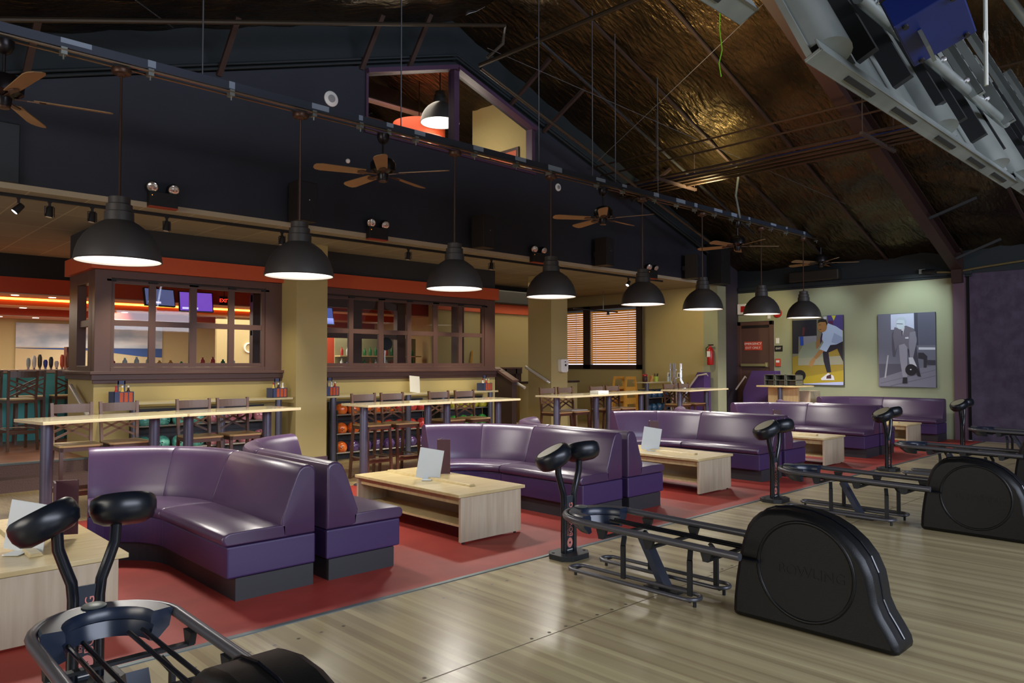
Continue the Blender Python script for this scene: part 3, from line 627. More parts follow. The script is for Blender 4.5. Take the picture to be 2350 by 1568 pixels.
# ================================================================== CONTROL STANDS
def control_stand(label, loc):
    r = thing('control_stand', label, 'control stand', loc, group='control stands')
    oc = [(0.17, 0.07), (0.10, 0.14), (-0.10, 0.14), (-0.17, 0.07), (-0.17, -0.07), (-0.10, -0.14), (0.10, -0.14), (0.17, -0.07)]
    b = MB().prism(oc, 'Z', 0, 0.045).build('base_plate', M_steel, parent=r, bevel=0.004)
    for x, y in ((0.13, 0.06), (-0.13, 0.06), (-0.13, -0.06), (0.13, -0.06)): MB().lathe([(0.012, 0), (0.012, 0.006)], (x, y, 0.045), 8).build('bolt', M_black, parent=b)
    for sg, dz, xx in ((-1, 0.0, 0.19), (1, 0.02, 0.17)):
        MB().tube([(sg * 0.06, 0, 0.045), (sg * 0.06, 0, 0.46), (sg * 0.068, 0, 0.54), (sg * 0.10, 0, 0.63), (sg * 0.13, 0, 0.72), (sg * 0.137, 0, 0.82 + dz)], 0.028, 12).build('post', M_gloss, parent=r, smooth='auto')
        hd = MB().lathe([(0.0, -0.085), (0.10, -0.082), (0.14, -0.06), (0.158, -0.02), (0.16, 0.02), (0.152, 0.05), (0.132, 0.066), (0.125, 0.062), (0.0, 0.062)], (0, 0, 0), 28)
        R = Matrix.Rotation(math.radians(-24 if sg < 0 else 3), 4, 'Y') @ Matrix.Rotation(math.radians(-16), 4, 'X')
        hd.xf(Matrix.Translation((sg * xx, 0.0, 0.865 + dz * 1.2)) @ R)
        h = hd.build('console_head', mat('console_plastic', (17, 22, 30), 0.33), parent=r, smooth='auto')
        MB().lathe([(0.0, 0.0635), (0.118, 0.0635), (0.118, 0.066), (0, 0.066)], (0, 0, 0), 24).xf(Matrix.Translation((sg * xx, 0.0, 0.865 + dz * 1.2)) @ R).build('keypad', mat('keypad_cream', (170, 166, 140), 0.4), parent=h)
    p = MB().box((-0.05, -0.012, 0.045), (0.05, 0.0, 0.52)).build('nameplate', mat('plate_navy', (34, 40, 50), 0.5), parent=r)
    M0 = Matrix(((0, -1, 0), (0, 0, -1), (1, 0, 0))).to_4x4()      # text runs upwards, faces -Y
    for body, sz, xo, zo, mt in (('BOWLING', 0.062, 0.014, 0.32, M_ptext), ('BOWLING EQUIPMENT', 0.022, -0.026, 0.30, M_ptext)):
        t = text('lettering', body, sz, mt, parent=p); t.matrix_local = Matrix.Translation((xo, -0.0135, zo)) @ M0
    m = MB()
    m.add([(0.034 * math.cos(t * PI / 9), -0.0135, 0.125 + 0.042 * math.sin(t * PI / 9)) for t in range(18)], [tuple(range(18))]).build('emblem', M_ptext, parent=p)
    MB().add([((0.016 if t % 2 else 0.007) * math.cos(t * PI / 5 + 0.3), -0.0145, 0.125 + (0.016 if t % 2 else 0.007) * math.sin(t * PI / 5 + 0.3)) for t in range(10)], [tuple(range(10))]).build('star', M_gloss, parent=p)
    MB().box((-0.035, -0.0135, 0.062), (0.035, -0.0125, 0.068)).build('plate_line', M_wtext, parent=p)
    return r
cs = None
for k, x in enumerate((1.08, 4.77, 8.47, 12.16, 16.0)):
    lb = '%s black two-headed control stand at the red carpet edge' % ROWN[k]
    if not cs: cs = control_stand(lb, (x, 4.265, 0))
    else: copy_tree(cs, (x, 4.265, 0), lb)

# ================================================================== HIGH TABLES AND STOOLS
def high_table(label, loc, L, rz, posts):
    r = thing('high_table', label, 'bar table', loc, rz, 'high tables')
    MB().box((0, 0, 1.068), (L, 0.68, 1.10)).build('tabletop', M_tabletop, parent=r, bevel=0.004)
    for px in posts:
        MB().lathe([(0.13, 0), (0.13, 0.012), (0.10, 0.02), (0.055, 0.025), (0.055, 1.068)], (px, 0.34, 0), 20).build('post', M_post, parent=r, smooth='auto')
    return r
HT = [('leftmost', (1.66, 8.10, 0), 1.44, 0.17, (0.17, 1.25)), ('second from left', (3.10, 8.33, 0), 1.46, 0.15, (0.17, 1.20)), ('third from left', (5.42, 8.38, 0), 1.40, 0.0, (0.15, 1.24)),
      ('fourth from left', (6.84, 8.38, 0), 1.40, 0.0, (0.18, 1.22)), ('fifth from left', (9.30, 8.38, 0), 1.52, 0.05, (0.17, 1.3)), ('sixth from left', (10.83, 8.46, 0), 1.52, 0.05, (0.17, 1.25)), ('rightmost', (13.25, 8.50, 0), 1.8, 0.08, (0.2, 1.4))]
for n_, loc, L, rz, ps in HT: high_table('pale-topped high table on two grey posts behind the booths, %s of the seven' % n_, loc, L, rz, ps)
def stool(label, loc, rz=0, group='high stools'):
    r = thing('bar_stool', label, 'bar stool', loc, rz, group)          # faces -Y; origin under the seat centre
    m = MB().prism([(-0.21, -0.19), (-0.20, 0.2), (0.20, 0.2), (0.21, -0.19), (0.17, -0.235), (-0.17, -0.235)], 'Z', 0.765, 0.79); m.build('seat', M_seat, parent=r, bevel=0.008)
    MB().box((-0.2, -0.2, 0.72), (0.2, -0.17, 0.765)).box((-0.2, 0.16, 0.72), (0.2, 0.19, 0.765)).box((-0.2, -0.2, 0.72), (-0.17, 0.19, 0.765)).box((0.17, -0.2, 0.72), (0.2, 0.19, 0.765)).build('seat_frame', M_chairm, parent=r)
    for x in (-0.185, 0.185):
        MB().bar((x, -0.18, 0.765), (x * 1.08, -0.22, 0), 0.034, 0.034).build('leg', M_chairm, parent=r)
        MB().bar((x, 0.185, 0.78), (x * 1.08, 0.25, 0), 0.034, 0.034).bar((x, 0.185, 0.76), (x * 1.05, 0.225, 1.22), 0.034, 0.03).build('leg', M_chairm, parent=r)
    MB().tube([(-0.19, 0.21, 0.32), (-0.2, 0.05, 0.32), (-0.2, -0.17, 0.32), (-0.13, -0.24, 0.32), (0.13, -0.24, 0.32), (0.2, -0.17, 0.32), (0.2, 0.05, 0.32), (0.19, 0.21, 0.32)], 0.009, 6).build('foot_ring', mat('foot_ring', (170, 156, 136), 0.3, 0.7), parent=r)
    for ya in (0.205, -0.215): MB().box((-0.19, ya, 0.25), (0.19, ya + 0.02, 0.30)).build('stretcher', M_chairm, parent=r)
    m = MB(); n = 8
    for i in range(n):
        a = -0.185 + 0.37 * i / n; c = -0.185 + 0.37 * (i + 1) / n; f = lambda u: 0.22 + 0.03 * (1 - (u / 0.185) ** 2)
        m.bar((a, f(a), 1.155), (c, f(c), 1.155), 0.018, 0.095)
    m.build('top_rail', M_chairback, parent=r)
    for s1 in (1, -1):
        for za, zb in ((1.08, 0.90), (1.0, 0.82)):
            MB().bar((-0.185 * s1, 0.205, za), (0.185 * s1, 0.205, zb), 0.012, 0.024).build('back_strap', M_chairm, parent=r)
    return r
st = None
SX = [2.18, 2.66, 3.50, 3.99, 5.93, 6.43, 7.32, 7.85, 9.83, 10.31, 11.23, 11.71, 13.68, 14.25]
for i, x in enumerate(SX):
    lb = 'brown stool with crossed back straps behind the high tables, %s' % NTH[i]
    if not st: st = stool(lb, (x, 9.08, 0))
    else: copy_tree(st, (x, 9.08, 0), lb)
for i, (x, y, a) in enumerate([(2.42, 13.5, PI + .15), (2.76, 14.45, PI - .1), (2.15, 14.5, PI), (3.3, 14.5, PI)]):
    copy_tree(st, (x, y, 0.33), 'brown stool at the teal-fronted bar on the raised floor, ' + ['nearest', 'second nearest', 'third nearest', 'farthest'][i], rz=a, group='stools at the teal bar')

# ================================================================== WALL COUNTERS AND BALL RACKS
def counter(label, x0, x1, posts, z=1.115, y0=10.93, y1=11.36):
    r = thing('wall_counter', label, 'counter', (x0, y0, 0), group='wall counters')
    MB().box((0, 0, z - 0.032), (x1 - x0, y1 - y0, z)).build('countertop', M_tabletop, parent=r, bevel=0.003)
    for p in posts: MB().lathe([(0.10, 0), (0.10, 0.012), (0.05, 0.02), (0.05, z - 0.032)], (p - x0, 0.055, 0), 18).build('post', M_post, parent=r, smooth='auto')
    return r
counter('long pale counter under the left room windows above the teal and pink balls', 3.02, 5.67, (3.35, 4.55, 5.45))
counter('long pale counter under the right room windows above the orange and red balls', 6.27, 10.12, (6.42, 7.95, 8.75, 9.95))
counter('short pale counter with cups near the yellow high chairs in the rear bay', 14.98, 16.3, (15.1,), 1.2, 10.85, 11.25)
BC = {'teal': ball_mat('ball_teal', (60, 140, 132), (120, 196, 178)), 'pink': ball_mat('ball_pink', (168, 96, 110), (206, 140, 144)), 'orange': ball_mat('ball_orange', (214, 82, 28), (240, 136, 58)),
      'red': ball_mat('ball_red', (206, 52, 50), (232, 96, 84)), 'purple': ball_mat('ball_purple', (62, 44, 94), (104, 78, 130)), 'yellow': ball_mat('ball_yellow', (176, 168, 40), (206, 200, 84)),
      'green': ball_mat('ball_green', (50, 150, 60), (96, 190, 96)), 'blue': ball_mat('ball_blue', (28, 58, 90), (70, 120, 160))}
def rack(label, x0, n, tiers, name, y=11.17, sp=0.245, zt=(0.79, 0.465, 0.145)):
    r = thing('ball_rack', label, 'ball rack', (x0 - 0.14, y, 0), group='bowling ball racks')
    L = sp * (n - 1) + 0.28
    for ti, z in enumerate(zt):
        for yy in (-0.09, 0.08): MB().tube([(0, yy, z - 0.008), (L, yy, z - 0.008)], 0.013, 8).build('rail', mat('rack_rail', (150, 146, 140), 0.3, 0.6), parent=r)
    for xx in (0.01, L - 0.01): MB().box((xx - 0.012, -0.1, 0), (xx + 0.012, 0.12, 0.86)).build('upright', M_steel, parent=r)
    MB().box((0, 0.16, 0), (L, 0.18, 1.0)).build('back_panel', mat('rack_back', (50, 50, 56), 0.6), parent=r)
    for ti, row in enumerate(tiers):
        cnt = {}
        for i, c in enumerate(row):
            if c is None: continue
            cnt[c] = cnt.get(c, 0) + 1; tot = row.count(c)
            tn = ['top', 'middle', 'bottom'][ti]
            w = 'only' if tot == 1 else NTH[cnt[c] - 1]
            o = BALLS.get(c)
            loc = (x0 + i * sp, y, zt[ti] + 0.075); rot = (rngb.uniform(-0.5, 0.5), rngb.uniform(-0.4, 0.4), rngb.uniform(-0.7, 0.7))
            lb = 'marbled %s bowling ball, %s one of the %s row, %s' % (c, w, tn, name)
            if o is None:
                b = BALLS[c] = tag(MB().sphere((0, 0, 0), 0.109, 20, 14).build('bowling_ball', BC[c], smooth='all'), lb, 'bowling ball')
                for hx, hz in ((-0.016, 0.05), (0.016, 0.05), (0, 0.018)):
                    rr = 0.109; v = Vector((hx, -1, hz + 0.0)); v = Vector((hx, -math.sqrt(rr * rr - hx * hx - hz * hz), hz))
                    q = v.to_track_quat('Z', 'Y').to_matrix().to_4x4()
                    MB().lathe([(0.0, 0.0006), (0.010, 0.0006)], (0, 0, 0), 12, cap=False).xf(Matrix.Translation(v) @ q).build('finger_hole', M_black, parent=b)
            else: b = copy_tree(o, label=lb)
            b.location = loc; b.rotation_euler = rot; b['group'] = 'bowling balls on the racks'
BALLS = {}; rngb = random.Random(5)
rack('grey rack of teal and pink balls under the left counter', 3.52, 8, [['teal'] * 4 + ['pink'] * 4] * 2, 'left rack', zt=(0.775, 0.44))
rack('grey three-tier rack of orange, red and purple balls beside the pillar', 6.68, 8, [['orange'] * 5 + ['red'] * 3, ['orange'] * 4 + ['red'] * 4, ['orange'] + ['purple'] * 7], 'pillar rack')
rack('grey rack of yellow and green balls at the right end of the counter', 8.92, 5, [['yellow'] * 5, ['green'] * 5], 'right-end rack', zt=(0.79, 0.465))
rack('low rack of dark blue balls below the counter with cups', 15.3, 4, [['blue'] * 4, ['blue'] * 4], 'rear bay rack', y=11.05, zt=(0.80, 0.47))

# ================================================================== DOME PENDANTS AND FANS
def pendant(label, loc, drop):
    r = thing('pendant_lamp', label, 'pendant lamp', loc, group='charcoal dome pendants')
    out = [(0.372, 0.0), (0.37, 0.03), (0.36, 0.09), (0.335, 0.165), (0.295, 0.235), (0.24, 0.30), (0.175, 0.35), (0.128, 0.378), (0.126, 0.46), (0.112, 0.468), (0.112, 0.53), (0.094, 0.54), (0.094, 0.60), (0.03, 0.615), (0.0, 0.615)]
    inn = [(0.0, 0.36), (0.12, 0.355), (0.17, 0.335), (0.232, 0.288), (0.286, 0.225), (0.326, 0.16), (0.35, 0.088), (0.362, 0.003), (0.372, 0.0)]
    MB().lathe(out, seg=40, cap=False).build('shade', M_shade, parent=r, smooth='auto')
    MB().lathe(inn[:-1], seg=40, cap=False).build('shade_lining', M_white, parent=r, smooth='auto')
    MB().lathe([(0.362, 0.004), (0.373, 0.0), (0.376, 0.006), (0.371, 0.012)], seg=40, cap=False).build('rim', M_shade, parent=r, smooth='auto')
    MB().lathe([(0.0, 0.022), (0.34, 0.018), (0.352, 0.024), (0.34, 0.03), (0, 0.034)], seg=32, cap=False).build('diffuser', M_diff, parent=r)
    MB().tube([(0, 0, 0.61), (0, 0, drop - 0.03)], 0.011, 8).build('rod', M_rust, parent=r)
    MB().lathe([(0.03, -0.05), (0.045, -0.03), (0.08, -0.025), (0.09, 0.0), (0.085, 0.02)], (0, 0, drop - 0.02), 20).build('canopy', M_rust, parent=r, smooth='auto')
    light('SPOT', 'lamp', (0, 0, 0.0), PEND_W, (1.0, 0.94, 0.86), size=0.16, spot=150, blend=0.7, parent=r)
    return r
PEND_W = 250
pd = None
for i, x in enumerate((2.12, 3.95, 6.16, 8.01, 10.28, 12.15, 14.41, 16.37)):
    z = 2.60 + 0.0062 * (x - 2.12); lb = 'charcoal dome pendant lamp under the steel rail, %s of eight' % NTH[i]
    if not pd: pd = pendant(lb, (x, 7.5, z), 1.815)
    else: copy_tree(pd, (x, 7.5, z), lb)
def fan(label, loc, rz):
    r = thing('ceiling_fan', label, 'ceiling fan', loc, rz, 'ceiling fans')
    MB().lathe([(0.0, -0.09), (0.05, -0.088), (0.06, -0.07), (0.065, -0.01), (0.10, 0.0), (0.15, 0.03), (0.155, 0.12), (0.12, 0.17), (0.04, 0.20), (0.025, 0.2)], seg=24, cap=False).build('motor', M_fan, parent=r, smooth='auto')
    MB().tube([(0, 0, 0.19), (0, 0, 0.44)], 0.014, 8).build('downrod', M_fan, parent=r)
    MB().lathe([(0.02, 0.36), (0.05, 0.38), (0.075, 0.43), (0.075, 0.48)], seg=18).build('canopy', M_fan, parent=r, smooth='auto')
    MB().lathe([(0.0, -0.105), (0.05, -0.10), (0.055, -0.088)], seg=18, cap=False).build('end_cap', M_rust, parent=r, smooth='auto')
    for k in range(5):
        R = Matrix.Rotation(2 * PI * k / 5, 4, 'Z') @ Matrix.Rotation(math.radians(13), 4, 'X')
        outl = [(0.22, -0.062), (0.74, -0.082), (0.80, -0.066), (0.825, -0.03), (0.825, 0.03), (0.80, 0.066), (0.74, 0.082), (0.22, 0.062)]
        bl = MB().prism(outl, 'Z', -0.004, 0.004).xf(R).build('blade', M_blade, parent=r)
        MB().prism([(0.08, -0.02), (0.17, -0.015), (0.26, -0.045), (0.31, -0.02), (0.31, 0.02), (0.26, 0.045), (0.17, 0.015), (0.08, 0.02)], 'Z', -0.014, -0.005).xf(R).build('blade_iron', M_rust, parent=bl)
    return r
fo = None
for i, (x, a) in enumerate(((1.20, 1.05), (5.04, 0.31), (9.23, 0.05), (13.45, 0.5), (17.3, 0.2))):
    lb = 'five-bladed ceiling fan among the dome pendants, %s of five' % NTH[i]
    z = 3.93 + 0.0063 * (x - 2.1)
    if not fo: fo = fan(lb, (x, 7.5, z), a)
    else: copy_tree(fo, (x, 7.5, z), lb, rz=a)

# ================================================================== THINGS ON THE NAVY WALL AND SOFFIT
def emergency(label, loc):
    r = thing('emergency_light', label, 'emergency light', loc, group='twin emergency lights')
    MB().box((-0.17, -0.11, -0.10), (0.17, 0.0, 0.08)).build('battery_box', M_black, parent=r, bevel=0.006)
    MB().box((-0.17, -0.112, -0.115), (0.17, 0.0, -0.10)).build('base_strip', mat('rust_strip', (150, 60, 36), 0.6), parent=r)
    MB().lathe([(0.006, 0), (0.0, 0.002)], (-0.14, -0.11, 0.03), 8, axis='Y').build('indicator', mat('amber_led', (255, 160, 60), 0.4, emit=((255, 150, 50), 2.0)), parent=r)
    for sx in (-0.12, 0.12):
        R = Matrix.Translation((sx, -0.07, 0.15)) @ Matrix.Rotation(math.radians(28), 4, 'X') @ Matrix.Rotation(sx * 1.5 - .25, 4, 'Z')
        h = MB().lathe([(0.02, 0.05), (0.055, 0.03), (0.07, -0.02), (0.07, -0.05), (0.062, -0.05)], seg=20, axis='Y', cap=False).xf(R).build('lamp_head', M_black, parent=r, smooth='auto')
        MB().lathe([(0.066, -0.046), (0.05, -0.056), (0.0, -0.062)], seg=20, axis='Y', cap=False).xf(R).build('lens', mat('lamp_lens', (226, 216, 206), 0.15, 0.6, noise=(40, (150, 140, 132))), parent=h, smooth='auto')
    return r
eo = None
for i, (x, z) in enumerate(((3.24, 3.71), (6.42, 3.68), (10.0, 3.66), (13.62, 3.65))):
    lb = 'black twin-lamp emergency light on the navy wall, %s of four' % NTH[i]
    if not eo: eo = emergency(lb, (x, YU, z))
    else: copy_tree(eo, (x, YU, z), lb)
def speaker(label, loc, rz):
    r = thing('wall_speaker', label, 'speaker', loc, rz, 'wall speakers')
    MB().prism([(-0.16, -0.17), (0.16, -0.17), (0.12, 0.12), (-0.12, 0.12)], 'Z', 0, 0.56).build('cabinet', mat('speaker_cabinet', (34, 27, 24), 0.55), parent=r, bevel=0.006)
    MB().box((-0.145, -0.178, 0.02), (0.145, -0.17, 0.54)).build('grille', mat('speaker_grille', (26, 30, 38), 0.6), parent=r)
    MB().lathe([(0.008, 0), (0, 0.002)], (0.02, -0.18, 0.3), 8, axis='Y').build('badge', M_white, parent=r)
    MB().box((-0.03, 0.12, 0.2), (0.03, 0.2, 0.3)).build('bracket', M_black, parent=r)
    return r
so = None
for i, (x, a) in enumerate(((5.05, 0.12), (8.45, 0.18), (11.75, 0.2), (15.0, 0.35))):
    lb = 'black speaker on the navy wall above the soffit edge, %s of four' % NTH[i]
    if not so: so = speaker(lb, (x, YU - 0.2, 3.64), a)
    else: copy_tree(so, (x, YU - 0.2, 3.64), lb, rz=a)
tag(MB().box((1.0, YU - 0.05, 3.66), (1.72, YU, 4.32)).build('wall_panel', mat('panel_dark', (32, 38, 42), 0.5), bevel=0.01), 'dark square panel at the left end of the navy wall', 'panel')
def wallspk(label, x, z, rr):
    r = thing('round_speaker', label, 'speaker', (x, YU, z), group='white round wall speakers')
    MB().lathe([(rr, 0), (rr, -0.012), (rr * 0.9, -0.02), (0, -0.022)], axis='Y', seg=28).build('plate', M_white, parent=r, smooth='auto')
    MB().lathe([(rr * 0.5, -0.021), (rr * 0.5, -0.03), (rr * 0.2, -0.034), (0, -0.034)], axis='Y', seg=20).build('cone', mat('cone_grey', (150, 150, 148), 0.5), parent=r, smooth='auto')
wallspk('round white speaker left of the gable window', 5.63, 5.6, 0.115); wallspk('round white speaker right of the gable window behind the rail', 10.62, 5.1, 0.075)
tag(MB().sphere((5.92, YU - 0.01, 4.72), 0.035).build('wall_sensor', M_white, smooth='all'), 'tiny white sensor dot on the navy wall left of a fan', 'sensor')
tag(MB().box((-1, 10.0, 3.555), (14.5, 10.035, 3.594)).build('track_rail', M_black), 'long black track running under the tile soffit edge', 'track')
def trackhead(label, loc, caged, lit):
    r = thing('track_light', label, 'spotlight', loc, group='track spotlights')
    MB().box((-0.02, -0.02, -0.01), (0.02, 0.02, 0.0)).box((-0.012, -0.012, -0.06), (0.012, 0.012, 0)).build('stem', M_black, parent=r)
    R = Matrix.Translation((0, 0.0, -0.12)) @ Matrix.Rotation(math.radians(40 if lit else 8), 4, 'Y')
    MB().lathe([(0.03, 0.06), (0.035, 0.05), (0.042, -0.05), (0.042, -0.06)], seg=16).xf(R).build('can', M_black, parent=r, smooth='auto')
    MB().lathe([(0.0, -0.061), (0.036, -0.061)], seg=16, cap=False).xf(R).build('lens', mat('spot_lens', (240, 240, 255), 0.4, emit=((240, 240, 255), 3.0 if lit else 0.6)) if lit else mat('spot_lens_dim', (200, 200, 200), 0.3), parent=r)
    if caged:
        for t in range(4):
            c, s_ = 0.06 * math.cos(t * PI / 2 + .4), 0.06 * math.sin(t * PI / 2 + .4)
            MB().tube([(0, 0, -0.05), (c, s_, -0.06), (c, s_, -0.17)], 0.005, 5).build('cage_bar', M_black, parent=r)
for i, (x, z) in enumerate(((1.77, 0), (2.08, 0), (2.53, 0), (3.4, 0), (5.0, 0), (7.24, 0), (9.1, 0), (13.2, 0))):
    trackhead('small black spotlight on the soffit track, %s of eight%s' % (NTH[i], ', lit and tilted' if i == 0 else ''), (x, 10.018, 3.553), i not in (0, 7), i in (0, 7))

# ================================================================== OVERHEAD DISPLAY UNITS (backs of the tilted screens)
def display(label, loc):
    r = thing('overhead_display', label, 'overhead display', loc, group='overhead display units')
    r.rotation_euler = (math.radians(-25), 0, 0)
    MB().box((0, 0.0, 0.0), (3.6, 0.03, 1.9)).build('back_sheet', M_galv, parent=r)
    for x in (0.02, 1.72, 3.0):
        sh = []
        for k in range(11):
            t = PI * k / 10; sh.append((x + 0.16 - 0.16 * math.cos(t), -0.13 * math.sin(t) ** 0.8))
        sh += [(x + 0.32 + 0.05, -0.02), (x + 0.40, -0.06), (x + 0.45, -0.02), (x + 0.48, 0.0)]
        MB().prism([(a, b) for a, b in sh] , 'Z', 0.05, 1.9).build('rib', M_galv, parent=r, smooth='auto')
    MB().box((-0.02, -0.05, -0.02), (3.62, 0.04, 0.0)).box((-0.02, -0.05, -0.02), (3.62, -0.04, 0.05)).build('bottom_channel', M_galv, parent=r, bevel=0.004)
    for x in (0.35, 1.0, 1.75, 2.45, 3.05): MB().box((x, -0.02, -0.025), (x + 0.35, 0.01, -0.019)).build('channel_slot', M_steel, parent=r)
    for x in (0.62, 1.15, 1.75, 2.2, 2.7, 3.2): MB().box((x, -0.14, 0.16), (x + 0.05, -0.03, 1.5)).build('back_bracket', M_black, parent=r)
    MB().tube([(0.55, -0.20, 0.42), (3.5, -0.20, 0.42)], 0.035, 10).build('cross_tube', M_galv, parent=r, smooth='auto')
    for x in (0.95, 2.45, 3.3):
        b = MB().box((x, -0.28, 0.35), (x + 0.06, -0.24, 1.8)).box((x, -0.28, 0.35), (x + 0.01, -0.20, 1.8)).build('slotted_strut', M_galv, parent=r)
        m = MB()
        for k in range(12): m.box((x + 0.022, -0.283, 0.42 + k * 0.11), (x + 0.04, -0.279, 0.46 + k * 0.11))
        m.build('strut_holes', M_black, parent=b)['kind'] = 'stuff'
    for x in (0.7, 1.2, 1.8, 2.3, 2.8): MB().sphere((x, -0.245, 0.42), 0.02, 8, 6).build('bolt', M_chrome, parent=r)
    MB().box((1.05, -0.13, 0.9), (1.35, -0.125, 1.1)).build('specimen_sticker', M_white, parent=r)
    return r
d0 = display('grey back of the overhead display unit at upper right, with the blue projector below', (3.40, 1.5, 3.10))
copy_tree(d0, (7.06, 1.5, 3.14), 'grey back of the next overhead display unit, at the right picture edge')
copy_tree(d0, (-0.84, 1.5, 3.08), 'rounded corner of an overhead display unit at the top edge, left of the big one', scale=(1, 1, 0.7))
r = thing('projector', 'dark blue box projector hung below the overhead display unit', 'projector', (3.80, 1.14, 3.33)); r.scale = (0.85, 0.85, 0.85); r.rotation_euler = (math.radians(-22), math.radians(8), math.radians(6))
MB().box((-0.24, -0.17, -0.16), (0.24, 0.17, 0.24)).build('housing', M_blue, parent=r, bevel=0.008)
MB().box((-0.244, -0.174, 0.02), (0.244, 0.174, 0.035)).build('seam_band', M_black, parent=r)
MB().box((-0.10, 0.06, -0.28), (0.08, 0.08, -0.165)).build('mount_plate', M_galv, parent=r)
MB().tube([(0.24, -0.1, -0.1), (0.36, -0.1, -0.08), (0.38, -0.1, 0.05), (0.25, -0.1, 0.12)], 0.014, 8).build('cable', M_galv, parent=r, smooth='auto')
for x, y in ((-0.2, -0.12), (0.2, -0.12), (-0.2, 0.12), (0.2, 0.12)): MB().lathe([(0.016, -0.176), (0.016, -0.16)], (x, y, 0), 10).build('foot_screw', M_black, parent=r)
for i, dy in enumerate((0, 0.16)):
    tag(MB().tube([(4.2, 1.3 - dy, 4.25), (6.6, 1.1 - dy, 3.86)], 0.03, 10).build('support_pipe', M_galv, smooth='auto'), 'grey truss pipe at the top right corner, %s of the pair' % ('upper' if i else 'lower'), 'pipe')
tag(MB().tube([(5.12, 1.2, 3.95), (5.11, 1.2, 3.65), (5.10, 1.2, 3.32)], 0.012, 8).lathe([(0.030, -0.008), (0.038, 0), (0.030, 0.008), (0.022, 0)], (5.11, 1.2, 3.62), 14, axis='Y', cap=False).build('hanging_rope', mat('rope', (190, 190, 180), 0.8), smooth='auto'), 'pale rope with an eye ring holding the display unit at upper right', 'rope')

# ================================================================== FAR WALL
def poster(name, label, yl, yr, z0, z1, rc, layers):
    r = thing(name, label, 'picture', (XF - 0.05, (yl + yr) / 2, z0), group='bowling pictures on the far wall')
    hw = (yl - yr) / 2; H = z1 - z0
    MB().box((0.0, -hw, 0), (0.05, hw, H)).build('canvas', mat(name + '_edge', (60, 60, 70), 0.6), parent=r)
    m = MB(); ms = []
    x0, y0, x1, y1 = rc
    for i, (col, pts) in enumerate(layers):
        if len(pts) == 1:
            cx, cy, rx, ry = pts[0]; pts = [(cx + rx * math.cos(t * PI / 10), cy + ry * math.sin(t * PI / 10)) for t in range(20)]
        vs = [(-0.002 - 0.0006 * i, hw - (min(max(px, x0), x1) - x0) / (x1 - x0) * 2 * hw, H - (min(max(py, y0), y1) - y0) / (y1 - y0) * H) for px, py in pts]
        mt = mat('print_%d_%d_%d' % col, col, 0.55)
        if mt not in ms: ms.append(mt)
        # fan from a reflex-safe ear clipping through bmesh
        m.add(vs, [tuple(range(len(vs)))], ms.index(mt))
    me = m.build('print', ms, parent=r)
    bm = bmesh.new(); bm.from_mesh(me.data); bmesh.ops.triangulate(bm, faces=bm.faces, ngon_method='EAR_CLIP'); bm.to_mesh(me.data); bm.free()
R1 = (675, 110, 1210, 860)
poster('wall_picture', 'colour picture of a bowler in white shirt and tie crouching to release a ball', 8.60, 7.33, 1.13, 2.83, R1, [
    ((150, 128, 44), [(675, 110), (1210, 110), (1210, 860), (675, 860)]), ((120, 116, 96), [(675, 110), (1060, 110), (1060, 420), (675, 560)]), ((34, 34, 44), [(675, 150), (940, 150), (940, 325), (745, 330), (740, 520), (675, 520)]),
    ((92, 40, 44), [(790, 230), (815, 230), (805, 320), (785, 320)]), ((36, 74, 170), [(755, 330), (797, 330), (797, 430), (762, 430)]), ((140, 140, 150), [(797, 330), (935, 325), (935, 395), (800, 425)]),
    ((138, 146, 124), [(735, 640), (742, 520), (790, 430), (900, 385), (1000, 400), (1030, 640)]), ((152, 150, 128), [(740, 570), (1205, 545), (1205, 640), (740, 650)]), ((172, 150, 40), [(675, 800), (1210, 700), (1210, 830), (675, 858)]),
    ((74, 62, 128), [(1050, 110), (1210, 110), (1210, 275), (1060, 200)]), ((200, 196, 50), [(1095, 115), (1140, 115), (1118, 168)]), ((86, 30, 70), [(1060, 170), (1110, 170), (1115, 230), (1070, 215)]), ((190, 190, 200), [(1010, 120), (1045, 120), (1045, 150), (1015, 150)]),
    ((28, 28, 44), [(1000, 490), (1060, 430), (1208, 385), (1208, 610), (1185, 560), (1150, 470), (1060, 510), (1085, 722), (1042, 726), (1008, 600)]),
    ((176, 196, 226), [(1000, 290), (1060, 195), (1140, 230), (1207, 280), (1207, 392), (1140, 425), (1080, 430), (1040, 502), (965, 480), (1010, 400), (985, 340)]), ((150, 168, 204), [(1120, 300), (1205, 350), (1205, 392), (1140, 420), (1090, 400)]),
    ((52, 30, 74), [(993, 300), (1004, 302), (992, 390), (976, 425), (980, 350)]), ((154, 112, 64), [(930, 400), (975, 345), (968, 440), (935, 472)]), ((158, 114, 66), [(970, 475), (1016, 492), (935, 580), (905, 566)]), ((170, 128, 80), [(905, 563), (928, 585), (900, 640), (882, 672), (868, 655), (850, 660), (868, 600)]),
    ((160, 116, 66), [(1000, 228, 50, 62)]), ((30, 24, 22), [(955, 190), (960, 155), (1000, 140), (1040, 155), (1056, 195), (1048, 225), (1035, 180), (980, 178)]), ((70, 44, 30), [(965, 208), (985, 204), (985, 210), (966, 214)]), ((60, 30, 26), [(968, 258), (990, 256), (990, 263), (970, 264)]),
    ((24, 21, 25), [(760, 760, 60, 60)]), ((170, 176, 190), [(758, 760, 9, 11)]), ((50, 80, 180), [(685, 770), (700, 770), (700, 800), (685, 800)]), ((214, 214, 218), [(980, 790), (1055, 730), (1110, 760), (1120, 806), (985, 808)]), ((66, 34, 44), [(1040, 762), (1085, 742), (1088, 790), (1036, 792)]), ((176, 184, 224), [(680, 858), (1208, 822), (1208, 859)])])
R2 = (1580, 90, 2195, 890)
